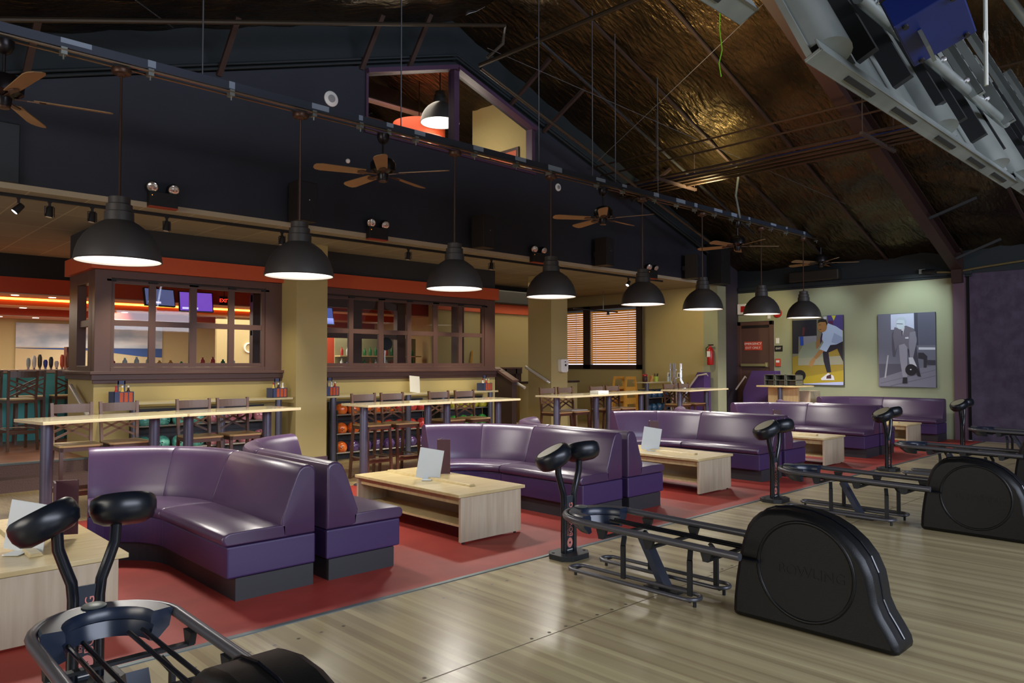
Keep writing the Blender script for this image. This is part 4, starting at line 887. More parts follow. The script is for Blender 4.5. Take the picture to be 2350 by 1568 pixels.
poster('wall_picture', 'black and white picture of an old man in a suit rolling a bowling ball', 6.53, 5.32, 1.12, 2.80, R2, [
    ((108, 108, 124), [(1580, 90), (2195, 90), (2195, 890), (1580, 890)]), ((196, 202, 224), [(1725, 98), (1975, 94), (1975, 265), (1725, 265)]), ((88, 90, 108), [(2015, 92), (2192, 88), (2192, 440), (2028, 440)]), ((66, 68, 84), [(1975, 92), (2015, 92), (2020, 440), (1985, 440)]),
    ((202, 204, 216), [(2020, 462), (2192, 466), (2192, 490), (2020, 488)]), ((84, 82, 98), [(1585, 640), (1835, 640), (1835, 720), (1595, 795)]), ((122, 120, 136), [(1590, 800), (1835, 720), (2192, 655), (2192, 890), (1590, 882)]), ((100, 98, 114), [(1600, 850), (2192, 700), (2192, 706), (1600, 858)]), ((100, 98, 114), [(1700, 878), (2192, 760), (2192, 767), (1720, 884)]),
    ((58, 56, 70), [(2105, 598), (2192, 600), (2192, 652), (2105, 650)]), ((48, 46, 56), [(2015, 520), (2070, 520), (2110, 560), (2100, 680), (2070, 680), (2070, 590), (2015, 580)]), ((172, 172, 182), [(1682, 545), (1698, 545), (1663, 792), (1646, 792)]),
    ((84, 80, 94), [(1738, 310), (1775, 235), (1800, 420), (1768, 562), (1745, 560), (1736, 440)]), ((64, 62, 76), [(1900, 480), (1995, 420), (2015, 620), (2038, 775), (2005, 772), (1930, 640)]), ((150, 147, 160), [(1808, 420), (1905, 380), (1898, 600), (1896, 782), (1848, 785), (1820, 600)]),
    ((112, 108, 120), [(1765, 240), (1830, 255), (1890, 225), (1975, 262), (2005, 370), (1992, 450), (1930, 500), (1870, 420), (1800, 440), (1770, 502), (1748, 330)]), ((136, 133, 147), [(1930, 300), (1990, 290), (2002, 400), (1962, 572), (1925, 572), (1918, 420)]), ((206, 206, 214), [(1838, 250), (1878, 240), (1852, 340)]), ((50, 48, 58), [(1842, 280), (1856, 280), (1852, 342), (1844, 330)]),
    ((208, 208, 216), [(1880, 352), (1916, 348), (1916, 368), (1880, 366)]), ((204, 216, 226), [(1832, 205, 48, 60)]), ((186, 200, 212), [(1785, 180), (1790, 145), (1830, 130), (1875, 138), (1898, 170), (1892, 210), (1870, 165), (1810, 160)]), ((60, 64, 74), [(1790, 198), (1858, 204), (1858, 210), (1790, 204)]),
    ((198, 198, 208), [(1915, 570), (1960, 570), (2002, 672), (1965, 650), (1922, 640)]), ((24, 22, 30), [(1938, 704, 62, 62)]), ((200, 200, 210), [(1935, 700, 9, 7)]), ((28, 26, 34), [(1850, 785), (1896, 785), (1896, 850), (1844, 852)]), ((30, 28, 36), [(1985, 690), (2012, 690), (2042, 775), (2012, 772)])])
# exit door
d = struct(bpy.data.objects.new('door_1', None)); COL.objects.link(d); d.location = (XF, 9.62, 0)
MB().box((-0.06, -0.50, 0), (0, -0.40, 2.76)).box((-0.06, 0.40, 0), (0, 0.50, 2.76)).box((-0.06, -0.50, 2.66), (0, 0.50, 2.76)).build('door_frame', M_brown, parent=d, bevel=0.006)
MB().box((-0.03, -0.40, 0.3), (0.0, 0.40, 2.66)).build('door_leaf', M_brown, parent=d)
MB().box((-0.06, -0.38, 2.6), (-0.03, 0.36, 2.645)).build('door_closer', M_black, parent=d)
MB().box((-0.12, -0.34, 1.58), (-0.06, 0.38, 1.65)).box((-0.10, -0.36, 1.56), (-0.03, -0.30, 1.68)).build('push_bar', mat('brass_bar', (190, 180, 130), 0.3, 0.6), parent=d, bevel=0.006)
MB().box((-0.14, -0.40, 0.0), (-0.0, 0.5, 0.3)).build('threshold', M_dbrown, parent=d)
struct(MB().box((17.2, 8.95, 0), (XF, 10.12, 0.28)).build('steps', M_carpet))
def sign(name, label, x, yc, zc, w, h, m_, lines, mt, size, cat='sign'):
    r = thing(name, label, cat, (x, yc, zc))
    MB().box((-0.012, -w / 2, -h / 2), (0, w / 2, h / 2)).build('plate', m_, parent=r, bevel=0.003)
    for k, ln in enumerate(lines):
        t = text('lettering', ln, size, mt, parent=r); t.matrix_local = Matrix.Translation((-0.0135, 0, (len(lines) - 1) * size * 0.62 - k * size * 1.24)) @ Matrix(((0, 0, -1), (-1, 0, 0), (0, 1, 0))).to_4x4()
    return r
sign('exit_sign', 'red sign reading EMERGENCY EXIT ONLY on the brown exit door', XF - 0.031, 9.68, 2.12, 0.50, 0.23, M_signred, ['EMERGENCY', 'EXIT ONLY'], M_wtext, 0.085)
sign('exit_plate', 'small black EXIT plate on the wall right of the exit door', XF, 8.99, 2.04, 0.22, 0.15, M_black, ['EXIT'], M_wtext, 0.07)
tag(MB().box((XF - 0.015, 8.97, 2.17), (XF, 9.06, 2.31)).build('light_switch', M_white, bevel=0.004), 'white switch plate above the black EXIT plate', 'switch')
r = thing('fire_alarm_pull', 'small red fire alarm pull station below the EXIT plate', 'fire alarm', (XF, 9.0, 1.68))
MB().box((-0.04, -0.07, -0.1), (0, 0.07, 0.1)).build('box', M_signred, parent=r, bevel=0.006); MB().box((-0.045, -0.045, 0.0), (-0.04, 0.045, 0.06)).build('handle', M_white, parent=r)
r = thing('fire_alarm_horn', 'red and white fire alarm horn above the exit door, right of a pendant', 'fire alarm', (XF, 9.0, 2.95))
MB().lathe([(0.11, 0), (0.11, -0.04), (0.08, -0.05), (0, -0.05)], axis='X', seg=20).build('body', M_redpl, parent=r, smooth='auto'); MB().box((-0.055, -0.03, -0.03), (-0.045, 0.03, 0.05)).build('strobe', M_white, parent=r)
r = thing('exit_light', 'pale emergency exit box above the door, half hidden by a pendant', 'exit sign', (XF, 9.98, 3.1))
MB().box((-0.08, -0.12, -0.14), (0, 0.12, 0.14)).build('case', M_white, parent=r, bevel=0.006); MB().box((-0.085, -0.10, -0.08), (-0.08, 0.02, 0.08)).build('red_panel', M_redpl, parent=r)
tag(MB().box((XF - 0.03, 9.2, 2.82), (XF, 9.27, 2.92)).build('door_sensor', M_white), 'tiny pale sensor box just above the exit door frame', 'sensor')
tag(MB().box((XF - 0.24, 7.35, 3.69), (XF - 0.02, 8.6, 3.95)).build('air_conditioner', mat('ac_dark', (38, 34, 28), 0.5), bevel=0.03), 'long dark air conditioner high on the far wall behind a fan', 'air conditioner')
r = thing('conduit_lamp', 'small silver spotlight with black can on the far wall moulding', 'spotlight', (XF - 0.08, 5.55, 3.7))
MB().box((-0.05, -0.06, -0.04), (0.05, 0.06, 0.06)).build('box', M_galv, parent=r); MB().tube([(-0.06, -0.02, 0.0), (-0.12, -0.3, -0.02)], 0.05, 12).build('can', M_black, parent=r, smooth='auto')
pipe('wall_conduit', [(XF - 0.1, 5.5, 3.69), (XF - 0.1, 4.9, 3.64), (XF - 0.1, 4.4, 3.70), (XF - 0.1, 3.0, 3.82)], 0.022, mat('conduit_olive', (120, 108, 70), 0.4, 0.4), 'olive conduit along the top of the plum wall at right')
# fire extinguisher on the rear wall, soap dispenser on the pillar
r = thing('fire_extinguisher', 'red fire extinguisher hung on the beige wall left of the sage column', 'fire extinguisher', (16.32, 9.87, 1.62))
MB().lathe([(0.07, 0), (0.08, 0.02), (0.08, 0.36), (0.05, 0.42), (0.025, 0.44), (0.025, 0.48)], seg=18).build('cylinder', M_redpl, parent=r, smooth='auto')
MB().box((-0.083, -0.04, 0.2), (-0.07, 0.05, 0.34)).build('instruction_label', M_white, parent=r); MB().box((-0.02, -0.08, 0.48), (0.02, 0.05, 0.51)).build('handle', M_black, parent=r)
MB().tube([(0, 0.05, 0.46), (0, 0.12, 0.42), (0, 0.11, 0.2)], 0.012, 6).build('hose', M_black, parent=r)
r = thing('soap_dispenser', 'white soap dispenser on the pillar in front of the rear bay', 'dispenser', (11.96, 10.9, 1.46))
MB().prism([(-0.11, 0.03), (-0.07, 0), (0.07, 0), (0.11, 0.03), (0.12, 0.26), (0.10, 0.29), (-0.10, 0.29), (-0.12, 0.26)], 'Y', -0.11, 0).build('body', M_white, parent=r, bevel=0.012)
MB().lathe([(0.028, 0), (0, -0.004)], (0.02, -0.112, 0.16), 14, axis='Y').build('sensor_window', M_steel, parent=r); MB().box((-0.01, -0.114, 0.22), (0.03, -0.11, 0.24)).build('level_mark', M_blue, parent=r)

# ================================================================== REAR BAY FURNITURE
def high_chair(label, loc):
    r = thing('high_chair', label, 'high chair', loc, group='stacked wooden high chairs')
    for sy in (-0.2, 0.2):
        for sx in (-1, 1): MB().bar((sx * 0.27, sy, 0), (sx * 0.17, sy * 0.9, 0.72), 0.05, 0.03).build('leg', M_yellow, parent=r)
        for z, w in ((0.18, 0.50), (0.45, 0.44), (0.70, 0.40)): MB().box((-w / 2, sy * 0.92 - 0.012, z - 0.035), (w / 2, sy * 0.92 + 0.012, z + 0.035)).build('side_rail', M_yellow, parent=r)
    MB().box((-0.17, -0.18, 0.43), (0.17, 0.18, 0.455)).build('seat', M_yellow, parent=r)
    return r
h0 = high_chair('yellow wooden high chair at the foot of the stack by the blue balls', (14.72, 11.3, 0))
for k in (1, 2): copy_tree(h0, (14.72, 11.3, 0.30 * k), 'yellow wooden high chair nested in the stack by the blue balls, ' + ('middle one' if k == 1 else 'topmost one'))
def ramp(label, loc, a, lean):
    r = thing('ball_ramp', label, 'ball ramp', loc, a, 'chrome ball ramps')
    for s_ in (-0.05, 0.05):
        MB().tube([(s_, 0.0, 0), (s_, 0.10 + lean, 0.55), (s_, -0.02 + lean, 0.95), (s_, 0.12 + lean, 1.25), (s_, 0.12 + lean, 1.66)], 0.018, 8).build('side_tube', M_chrome, parent=r, smooth='auto')
    for z in (0.1, 0.5, 0.9, 1.3, 1.5): MB().tube([(-0.05, 0.08 + lean, z), (0.05, 0.08 + lean, z)], 0.012, 6).build('rung', M_chrome, parent=r)
    return r
rp = None
for k, (x, y, a) in enumerate(((15.55, 10.3, 0.2), (15.72, 10.5, -0.1), (15.88, 10.3, 0.3), (15.35, 10.15, 1.0))):
    lb = 'chrome tube ball ramp standing behind the rightmost high table, ' + NTH[(1, 2, 3, 0)[k]]
    if not rp: rp = ramp(lb, (x, y, 0), a, 0.0)
    else: copy_tree(rp, (x, y, 0), lb, rz=a)
def kiosk(name, label, x0, x1, y0, y1, z):
    return tag(MB().prism([(y1 + 0.25, 0), (y1 + 0.25, 0.95), (y1, z), (y0, z), (y0, 0)], 'X', x0, x1).build(name, M_purplewall, bevel=0.01), label, 'partition')
kiosk('ramp_wall', 'purple slope-topped low wall with handrail left of the sage column', 16.0, 16.3, 9.0 + .85, 10.05, 1.44)
kiosk('ramp_wall', 'purple slope-topped low wall in front of the exit door', 17.5, 17.75, 8.75, 9.4, 1.47)
for pts, lb in (([(15.95, 10.3, 1.0), (15.95, 10.0, 1.36), (15.95, 9.75, 1.40)], 'pale bent handrail on the purple wall left of the sage column'), ([(17.45, 9.82, 0.98), (17.45, 9.55, 1.33)], 'short pale handrail on the purple wall before the exit door')):
    tag(MB().tube(pts, 0.022, 8).tube([pts[-1], (pts[-1][0] + 0.06, pts[-1][1], pts[-1][2] - 0.05)], 0.01, 6).build('handrail', mat('rail_steel', (205, 200, 190), 0.3, 0.4), smooth='auto'), lb, 'handrail')
r = thing('side_counter', 'small maple counter on a grey post carrying black crates, near exit', 'counter', (16.6, 7.85, 0))
MB().prism([(0, 0), (0.7, -0.15), (0.75, 0.9), (0, 0.95)], 'Z', 1.095, 1.13).build('countertop', M_maple, parent=r, bevel=0.004)
MB().lathe([(0.13, 0), (0.13, 0.012), (0.055, 0.025), (0.055, 1.095)], (0.14, 0.42, 0), 18).build('post', M_post, parent=r, smooth='auto')
MB().box((0.3, 0.05, 0.3), (0.36, 0.8, 1.09)).build('front_panel', M_maple, parent=r)
tag(MB().box((17.2, 7.75, 0.0), (17.75, 8.3, 1.0)).build('wooden_cabinet', M_maple2, bevel=0.004), 'pale wooden cabinet standing beside the maple counter near the picture', 'cabinet')
for k in range(3):
    r = thing('crate', 'dark open-fronted crate on the maple counter, %s of three' % ['left', 'middle', 'right'][k], 'crate', (16.75, 8.42 - 0.27 * k, 1.13), group='crates on the counter')
    m = MB().box((0, 0, 0), (0.38, 0.012, 0.26)).box((0, 0.238, 0), (0.38, 0.25, 0.26)).box((0, 0, 0), (0.38, 0.25, 0.012)).box((0, 0, 0.125), (0.38, 0.25, 0.137)).box((0, 0, 0.248), (0.38, 0.25, 0.26)).box((0.36, 0, 0), (0.38, 0.25, 0.26))
    m.build('shell', mat('crate_shell', (92, 92, 80), 0.4), parent=r)
    MB().box((0.08, 0.05, 0.02), (0.34, 0.2, 0.12)).build('drawer', M_crate, parent=r)
r = thing('trash_bin', 'lumpy black bag on the step between newel and pillar', 'bag', (11.1, 12.4, 0.33))
bm_ = MB().sphere((0, 0, 0.3), 0.26, 16, 12, sc=(0.9, 0.9, 1.15)).build('bag', mat('black_bag', (20, 22, 22), 0.25, bump=(14, 0.8)), parent=r, smooth='all')
r.name = 'bin_bag'
MB().tube([(0, 0, 0.58), (0.02, 0, 0.66)], 0.05, 8).build('knot', M_black, parent=r)
# items on the short counter with cups
def lathe_thing(name, label, cat, loc, parts, group=None):
    r = thing(name, label, cat, loc, group=group)
    for pn, prof, m_ in parts: MB().lathe(prof, seg=16).build(pn, m_, parent=r, smooth='auto')
    return r
lathe_thing('candy_jar', 'red-topped jar on the short counter by the high chairs', 'jar', (15.15, 11.0, 1.2), [('jar', [(0.05, 0), (0.06, 0.02), (0.06, 0.12), (0.045, 0.14)], M_maroon), ('lid', [(0.06, 0.14), (0.06, 0.18), (0.02, 0.2)], M_redpl)])
lathe_thing('paper_cup', 'yellow patterned cup on the short counter, left of the green cup', 'cup', (15.42, 11.0, 1.2), [('cup', [(0.05, 0), (0.065, 0.15), (0.06, 0.15), (0.05, 0.02)], mat('cup_yellow', (216, 190, 90), 0.5, noise=(30, (180, 70, 50))))])
r = lathe_thing('pencil_cup', 'lime green cup of dark pencils on the short counter', 'cup', (15.62, 11.0, 1.2), [('cup', [(0.045, 0), (0.06, 0.13), (0.055, 0.13), (0.045, 0.02)], mat('cup_lime', (190, 214, 90), 0.5))])
for k in range(7): MB().tube([(0.02 * math.cos(k), 0.02 * math.sin(k), 0.03), (0.055 * math.cos(k), 0.055 * math.sin(k), 0.2)], 0.005, 5).build('pencil', M_black, parent=r)
lathe_thing('sanitizer_bottle', 'clear pump bottle on the short counter at its right end', 'bottle', (16.15, 11.0, 1.2), [('bottle', [(0.035, 0), (0.035, 0.11), (0.012, 0.13)], mat('clear_plastic', (190, 200, 205), 0.1)), ('pump', [(0.012, 0.13), (0.012, 0.19), (0.0, 0.2)], M_white)])
for k, (y, z) in enumerate(((11.15, 1.3), (10.85, 1.3))):
    r = thing('wall_outlet', 'cream outlet plate on the rear wall above the blue balls, %s one' % ['left', 'right'][k], 'outlet', (16.42, y, z + .05))
    MB().box((-0.01, -0.05, -0.07), (0, 0.05, 0.07)).build('plate', M_white, parent=r, bevel=0.002); MB().box((-0.012, -0.015, -0.04), (-0.01, 0.015, 0.04)).build('socket', M_steel, parent=r)
pipe('wall_pipe', [(16.36, 11.93, 3.55), (16.36, 11.93, 1.0)], 0.03, mat('pipe_bronze', (92, 80, 60), 0.4, 0.5), 'bronze drop pipe in the corner right of the blind windows')
pipe('stick', [(11.5, 13.38, 1.56), (11.62, 13.47, 1.95)], 0.03, M_yellow, 'short wooden stick leaning above the dark wainscot', 'stick', 4)
tag(MB().box((11.9, 13.2, 3.12), (13.9, 13.42, 3.45)).build('air_conditioner', mat('ac_dark2', (20, 19, 18), 0.6), bevel=0.03), 'dark air conditioner above the orange stripe beside the second pillar', 'air conditioner')
r = thing('track_pendant', 'thin black track bar hung before the blind windows', 'track', (15.2, 12.6, 3.05))
MB().box((-0.9, -0.02, 0), (0.9, 0.02, 0.03)).build('bar', M_black, parent=r); MB().tube([(0.3, 0, 0.03), (0.3, 0, 0.55)], 0.012, 6).build('stem', M_galv, parent=r); MB().lathe([(0.03, 0), (0.04, -0.09)], (0.5, 0, 0), 12).build('can', M_black, parent=r); MB().lathe([(0, -0.091), (0.035, -0.091)], (0.5, 0, 0), 12, cap=False).build('lens', M_diff, parent=r)

# ================================================================== CONDIMENT CARRIERS
def caddy(label, loc, rz, m_):
    r = thing('bottle_carrier', label, 'bottle carrier', loc, rz, 'condiment carriers')
    MB().box((-0.13, -0.09, 0), (0.13, -0.085, 0.15)).box((-0.13, 0.085, 0), (0.13, 0.09, 0.15)).box((-0.13, -0.09, 0), (-0.125, 0.09, 0.15)).box((0.125, -0.09, 0), (0.13, 0.09, 0.15)).box((-0.13, -0.09, 0), (0.13, 0.09, 0.006)).build('carton', m_, parent=r)
    MB().box((-0.05, -0.003, 0.0), (-0.035, 0.003, 0.30)).box((0.035, -0.003, 0.0), (0.05, 0.003, 0.30)).box((-0.05, -0.003, 0.25), (0.05, 0.003, 0.30)).build('handle', m_, parent=r)
    for k in range(3): MB().box((-0.06 + 0.062 * k, -0.0935, 0.01), (-0.015 + 0.062 * k, -0.090, 0.14)).build('bottle_print', mat('print_orange', (190, 84, 44), 0.5), parent=r)
    return r
BMS = [mat('ketchup', (176, 36, 24), 0.3), mat('mustard', (222, 186, 80), 0.3), mat('sauce_brown', (54, 26, 18), 0.2), M_wtext]
CM = mat('carton_blue', (62, 72, 110), 0.5)
co = None
for i, (x, lb) in enumerate(((3.2, 'blue carton of sauces at the left end of the left counter'), (5.48, 'blue carton of sauces at the right end of the left counter'), (6.42, 'blue carton of sauces on the right counter beside the pillar'), (9.9, 'blue carton of sauces at the far end of the right counter'))):
    if not co: co = caddy(lb, (x, 11.1, 1.115), 0.12, CM)
    else: copy_tree(co, (x, 11.1, 1.115), lb)
    for j, (dx, dy) in enumerate(((-0.075, -0.03), (0.0, -0.045), (0.08, -0.03))):
        mt = BMS[(i + j) % 4]; cn = ['red', 'mustard yellow', 'dark brown', 'white'][(i + j) % 4]
        lathe_thing('sauce_bottle', '%s sauce bottle in the carton %s' % (cn, lb.replace('blue carton of sauces ', '').replace('of the ', 'of ')), 'bottle', (x + dx, 11.1 + dy, 1.122), [('bottle', [(0.028, 0), (0.03, 0.02), (0.03, 0.13), (0.013, 0.17), (0.013, 0.2)], mt), ('cap', [(0.014, 0.2), (0.014, 0.225), (0, 0.226)], M_white if j else BMS[0])], 'sauce bottles')
r = tag(MB().bar((0, 0, 0.0), (0.03, 0.06, 0.30), 0.23, 0.006, up=(0, 1, 0)).build('menu_sheet', M_paper), 'white menu sheet leaning on the right counter against the beige wall', 'menu'); r.location = (8.22, 11.15, 1.12)
r = tag(MB().box((0, 0, 0), (0.3, 0.2, 0.05)).build('paper_stack', M_paper, bevel=0.003), 'white stack of papers on the fifth high table', 'papers'); r.location = (10.55, 8.7, 1.101)
r = tag(MB().box((0, 0, 0), (0.45, 0.3, 0.012)).build('paper_stack', M_paper), 'white papers lying on the stool seat right of the second pillar', 'papers'); r.location = (10.1, 8.95, 0.792)

# ================================================================== BAR ROOM CONTENTS
r = thing('bar_counter', 'long bar with teal panelled front on the raised floor at left', 'bar', (-2, 14.95, 0.33))
MB().box((0, -0.12, 1.16), (6.2, 0.55, 1.22)).build('bar_top', mat('bar_top', (150, 110, 70), 0.25), parent=r, bevel=0.006)
MB().box((0, 0.05, 0.0), (6.1, 0.12, 1.16)).build('front_panel', M_tealbar, parent=r)
for k in range(6): MB().box((0.4 + k, 0.03, 0.0), (0.46 + k, 0.05, 1.16)).build('panel_strip', mat('teal_strip', (40, 104, 112), 0.5), parent=r)
TAPC = [((150, 156, 150), 'grey'), ((214, 206, 196), 'white'), ((70, 60, 40), 'olive'), ((46, 60, 150), 'blue'), ((40, 36, 34), 'black'), ((206, 196, 190), 'pale'), ((190, 80, 50), 'orange and blue'), ((120, 60, 36), 'brown')]
for k, (c, n_) in enumerate(TAPC):
    m_ = mat('tap_' + n_.replace(' ', '_'), c, 0.4); h = [0.2, 0.24, 0.26, 0.17, 0.22, 0.15, 0.26, 0.3][k]
    lathe_thing('tap_handle', '%s beer tap handle on the teal-fronted bar, %s' % (n_, NTH[k]), 'beer tap', (2.84 + 0.085 * k, 15.0, 1.55), [('handle', [(0.02, 0.03), (0.032, 0.08), (0.034, h * 0.8), (0.02, h), (0, h)], m_), ('base', [(0.022, 0), (0.016, 0.03)], M_chrome)], 'beer tap handles')
r = tag(MB().box((3.42, 15.0, 1.551), (3.52, 15.2, 1.95)).build('menu_board', mat('board_brown', (96, 40, 28), 0.5), bevel=0.004), 'brown board standing at the right end of the teal bar', 'board')
r = thing('wall_art', 'large beach painting on the wall behind the bar', 'painting', (3.38, 19.15, 1.4))
MB().box((0, 0, 0), (3.05, 0.05, 1.15)).build('canvas', mat('art_sand', (206, 188, 146), 0.7), parent=r)
MB().box((0.0, -0.004, 0.62), (3.05, -0.001, 1.15)).build('sky', mat('art_sky', (232, 234, 236), 0.7, noise=(1.2, (164, 184, 206), 3, (1, 1, 2.5))), parent=r)
MB().add([(0.0, -0.006, 0.60), (3.05, -0.006, 0.62), (3.05, -0.006, 0.40), (2.6, -0.006, 0.42), (1.6, -0.006, 0.55), (0.0, -0.006, 0.59)], [(0, 1, 2, 3, 4, 5)]).build('sea', mat('art_sea', (50, 84, 150), 0.6), parent=r)
light('SPOT', 'art_spot', (5, 17.6, 2.9), 60, (1, 0.95, 0.85), rot=(math.radians(62), 0, 0), size=0.1, spot=80, blend=0.8)
def tv(label, loc, w, h, rot, c1, c2):
    r = thing('television', label, 'television', loc, group='bar televisions'); r.rotation_euler = rot
    MB().box((-w / 2, 0, -h / 2), (w / 2, 0.05, h / 2)).build('case', M_black, parent=r, bevel=0.004)
    MB().box((-w / 2 + 0.02, -0.004, -h / 2 + 0.02), (w / 2 - 0.02, 0, h / 2 - 0.02)).build('screen', mat('screen_' + c1[0], c1[1], 0.4, noise=(2.0, c2, 2), emit=(c1[1], 0.55)), parent=r)
    MB().box((-w / 2 + 0.06, -0.006, -h / 2 + 0.05), (w / 2 - 0.3, -0.004, -h / 2 + 0.09)).build('ticker', mat('ticker', (220, 214, 255), 0.4, emit=((220, 214, 255), 0.8)), parent=r)
    MB().tube([(0, 0.05, 0.1), (0, 0.2, 0.6)], 0.02, 6).build('bracket', M_black, parent=r)
tv('greyish television screen seen through the left room window', (5.05, 15.2, 2.95), 0.62, 0.36, (math.radians(-12), 0, 0.2), ('grey', (96, 104, 150)), (60, 66, 110))
tv('bright violet television screen seen through the left room window', (5.75, 15.2, 2.9), 0.66, 0.42, (math.radians(-12), 0, -0.1), ('violet', (140, 92, 220)), (96, 60, 190))
tv('blue television screen seen through the left end of the right window', (8.55, 15.2, 2.75), 0.7, 0.42, (math.radians(-12), 0, 0.1), ('blue', (86, 104, 180)), (60, 70, 140))
r = thing('neon_exit_sign', 'small red EXIT sign glowing inside the left window room', 'exit sign', (6.2, 14.9, 2.93)); MB().tube([(0, 0.015, 0.09), (0, 0.015, 0.66)], 0.01, 6).build('stem', M_black, parent=r)
MB().box((-0.1, 0, -0.09), (0.1, 0.03, 0.09)).build('case', M_black, parent=r); text('lettering', 'EXIT', 0.10, mat('neon_red', (255, 60, 40), 0.4, emit=((255, 50, 30), 2.5)), parent=r, loc=(0, -0.004, 0), rot=(PI / 2, 0, 0))
r = thing('wall_letters', 'big white letters O and W on the beige wall inside', 'letters', (7.75, 17.2, 2.02))
MB().box((-0.75, 0.02, -1.6), (0.75, 0.12, 1.2)).build('backing_wall', mat('bar_wall', (190, 172, 124), 0.8), parent=r)
for k, ch in enumerate('OW'): text('letter', ch, 0.36, M_wtext, parent=r, loc=(0.02 + 0.42 * k, 0.0, 0), rot=(PI / 2, 0, 0), ext=0.02)
tag(MB().box((9.3, 16.9, 0.33), (10.6, 17.0, 2.35)).build('orange_panel', OR2), 'orange wall panel glimpsed through the right-hand window', 'panel')
# partition of brown posts inside the room
m = MB()
for x in (6.35, 7.45, 8.6, 9.75): m.box((x, 13.9, 0.33), (x + 0.22, 14.05, 3.0))
m.box((6.36, 13.92, 0.34), (9.96, 14.02, 1.5)).box((6.35, 13.92, 2.20), (9.97, 14.02, 2.3)).box((6.35, 13.92, 2.85), (9.97, 14.02, 3.1))
struct(m.build('wall_partition', M_brown, bevel=0.004))
struct(MB().box((6.0, 13.92, 3.1), (10.3, 14.02, ZS)).build('wall_partition', OR2))
struct(MB().box((8.16, 14.9, 1.6), (8.32, 14.95, 2.12)).build('window_6', mat('slit_daylight', (200, 225, 255), 0.5, emit=((190, 220, 255), 1.4))))
r = thing('shelf_unit', 'lit back shelf of bottles seen through the right-hand window', 'shelf', (9.3, 15.6, 1.2))
for z in (0.35, 0.62): MB().box((0, 0, z), (2.4, 0.25, z + 0.03)).build('shelf_board', M_maple, parent=r)
MB().box((0, 0.25, -0.87), (2.4, 0.28, 1.1)).build('back_panel', mat('shelf_back', (150, 146, 110), 0.5), parent=r)
rb = random.Random(9); cols = [('green', (40, 110, 60)), ('red', (170, 50, 40)), ('blue', (50, 70, 170)), ('clear', (200, 205, 200)), ('amber', (190, 120, 40))]
bo_ = {}
for z, row in ((1.58, 'lower'), (1.85, 'upper')):
    for k in range(14):
        c = cols[rb.randrange(5)]; x = 9.4 + 0.16 * k; s_ = rb.uniform(0.75, 1.0)
        o = tag(MB().lathe([(0.035, 0), (0.038, 0.02), (0.038, 0.13), (0.014, 0.18), (0.014, 0.22)], seg=10).build('liquor_bottle', mat('glass_' + c[0], c[1], 0.15), smooth='auto'), '%s bottle on the %s back shelf, number-free row place %s' % (c[0], row, NTH[k]), 'bottle', 'bottles on the back shelf')
        o['label'] = '%s glass bottle on the %s board of the back shelf, %s' % (c[0], row, NTH[k]); o.location = (x, 15.7, z); o.scale = (1, 1, s_)
r = thing('stage_lamp', 'black round lamp on a chrome stand behind the right-hand window', 'lamp', (8.5, 12.5, 0.33))
MB().lathe([(0.12, -0.04), (0.13, 0), (0.11, 0.08), (0.04, 0.11)], (0, 0, 1.72), 20, axis='Y').build('head', M_black, parent=r, smooth='auto'); MB().tube([(0, 0.05, 0), (0, 0.05, 1.6)], 0.012, 8).build('stand', M_chrome, parent=r)
for k in range(2): pass
for k, (x, y, z, n_) in enumerate(((2.75, 15.7, 2.878, 'lowest stripe, left'), (3.35, 15.8, 2.878, 'lowest stripe, right'), (3.15, 17.2, 2.752, 'middle stripe'), (2.95, 18.4, 2.628, 'rear stripe, left'), (3.6, 18.4, 2.628, 'rear stripe, right'), (5.0, 17.2, 2.752, 'middle stripe, behind the left window'), (5.4, 18.4, 2.628, 'rear stripe, behind the left window'), (7.3, 17.2, 2.752, 'middle stripe, farthest right'))):
    tag(MB().lathe([(0.06, 0), (0.06, -0.006), (0, -0.007)], seg=16).build('downlight', mat('downlight_glow', (255, 246, 225), 0.4, emit=((255, 244, 220), 4.0))), 'round glowing downlight in the orange soffit, ' + n_, 'downlight', 'soffit downlights').location = (x, y, z)
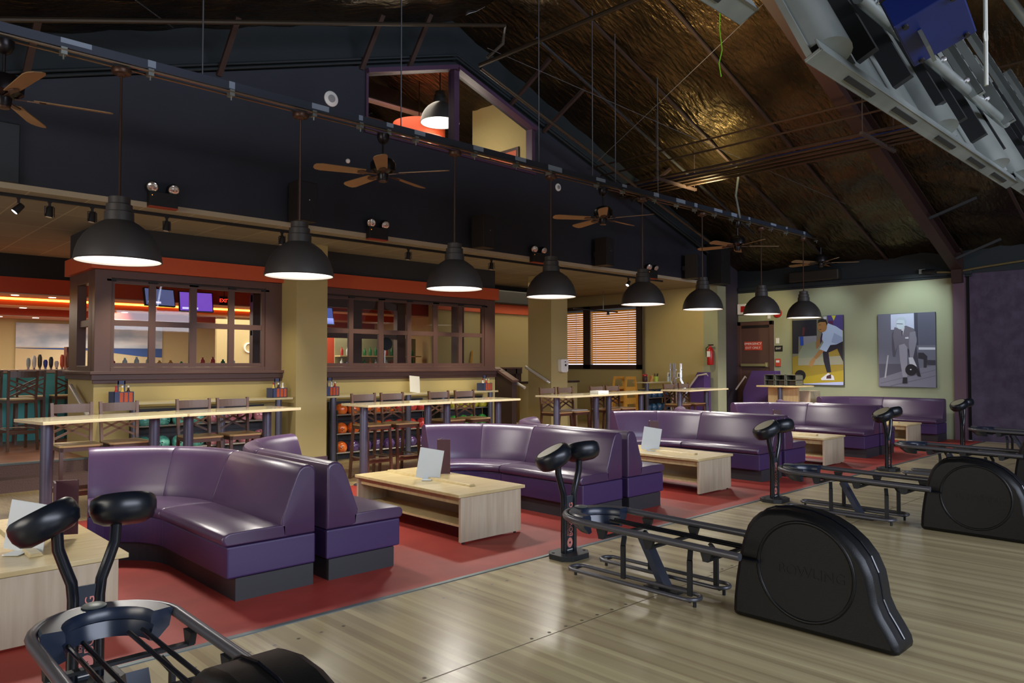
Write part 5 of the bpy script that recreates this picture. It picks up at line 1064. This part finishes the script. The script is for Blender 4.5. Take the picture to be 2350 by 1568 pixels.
# items on the inner window ledge
rb = random.Random(21)
for k in range(12):
    c = cols[rb.randrange(5)]; x = 3.35 + 0.165 * k; h = rb.uniform(0.5, 1.0)
    o = tag(MB().lathe([(0.032, 0), (0.036, 0.01), (0.036, 0.11), (0.016, 0.14), (0.016, 0.17)], seg=10).build('ledge_jar', mat('glass_' + c[0], c[1], 0.15), smooth='auto'), 'small %s jar on the ledge inside the left window, %s' % (c[0], NTH[k]), 'jar', 'jars inside the left window')
    o.location = (x, 12.05, 1.60); o.scale = (1, 1, h)
tag(MB().box((3.1, 11.9, 1.55), (5.6, 12.3, 1.60)).build('inner_counter', M_maple), 'narrow counter just inside the left window', 'counter')
tag(MB().box((3.12, 11.95, 0.33), (5.5, 12.2, 1.55)).build('counter_base', M_brown), 'brown base under the narrow counter inside the left window', 'cabinet')
# loft things seen through the gable window
r = thing('drum_chandelier', 'big orange drum lamp seen through the gable window', 'lamp', (8.85, 11.9, 6.14))
MB().lathe([(0.52, 0.0), (0.52, 0.3), (0.50, 0.3), (0.50, 0.03)], seg=36, cap=False).build('drum', mat('drum_orange', (206, 78, 40), 0.6), parent=r, smooth='auto')
MB().lathe([(0.0, 0.02), (0.51, 0.02)], seg=36, cap=False).build('drum_bottom', mat('drum_pink', (226, 150, 130), 0.6, emit=((226, 140, 120), 0.25)), parent=r)
for a in (0.3, 1.6, 2.9, 4.2, 5.4): MB().lathe([(0.04, 0.008), (0.0, 0.006)], (0.34 * math.cos(a), 0.34 * math.sin(a), 0), 12, cap=True).build('bulb', mat('bulb_glow', (255, 236, 190), 0.4, emit=((255, 232, 180), 5.0)), parent=r)
MB().tube([(0, 0, 0.02), (0, 0, 1.5)], 0.01, 6).build('stem', M_black, parent=r)
pl = copy_tree(pd, (8.67, 11.0, 6.22), 'dark dome pendant with bright white mouth behind the gable window mullion', group='loft pendant')
for ch in [k for k in bpy.data.objects if k.parent == pl and k.type == 'LIGHT']: bpy.data.objects.remove(ch)
r = thing('framed_picture', 'orange framed picture at the foot of the gable window', 'picture', (10.0, 10.62, 5.52)); MB().box((-0.03, -0.42, -0.35), (0, 0.42, 0.35)).build('frame', M_dbrown, parent=r); MB().box((-0.034, -0.36, -0.29), (-0.03, 0.36, 0.29)).build('picture', mat('print_orange', (190, 84, 44), 0.5), parent=r)
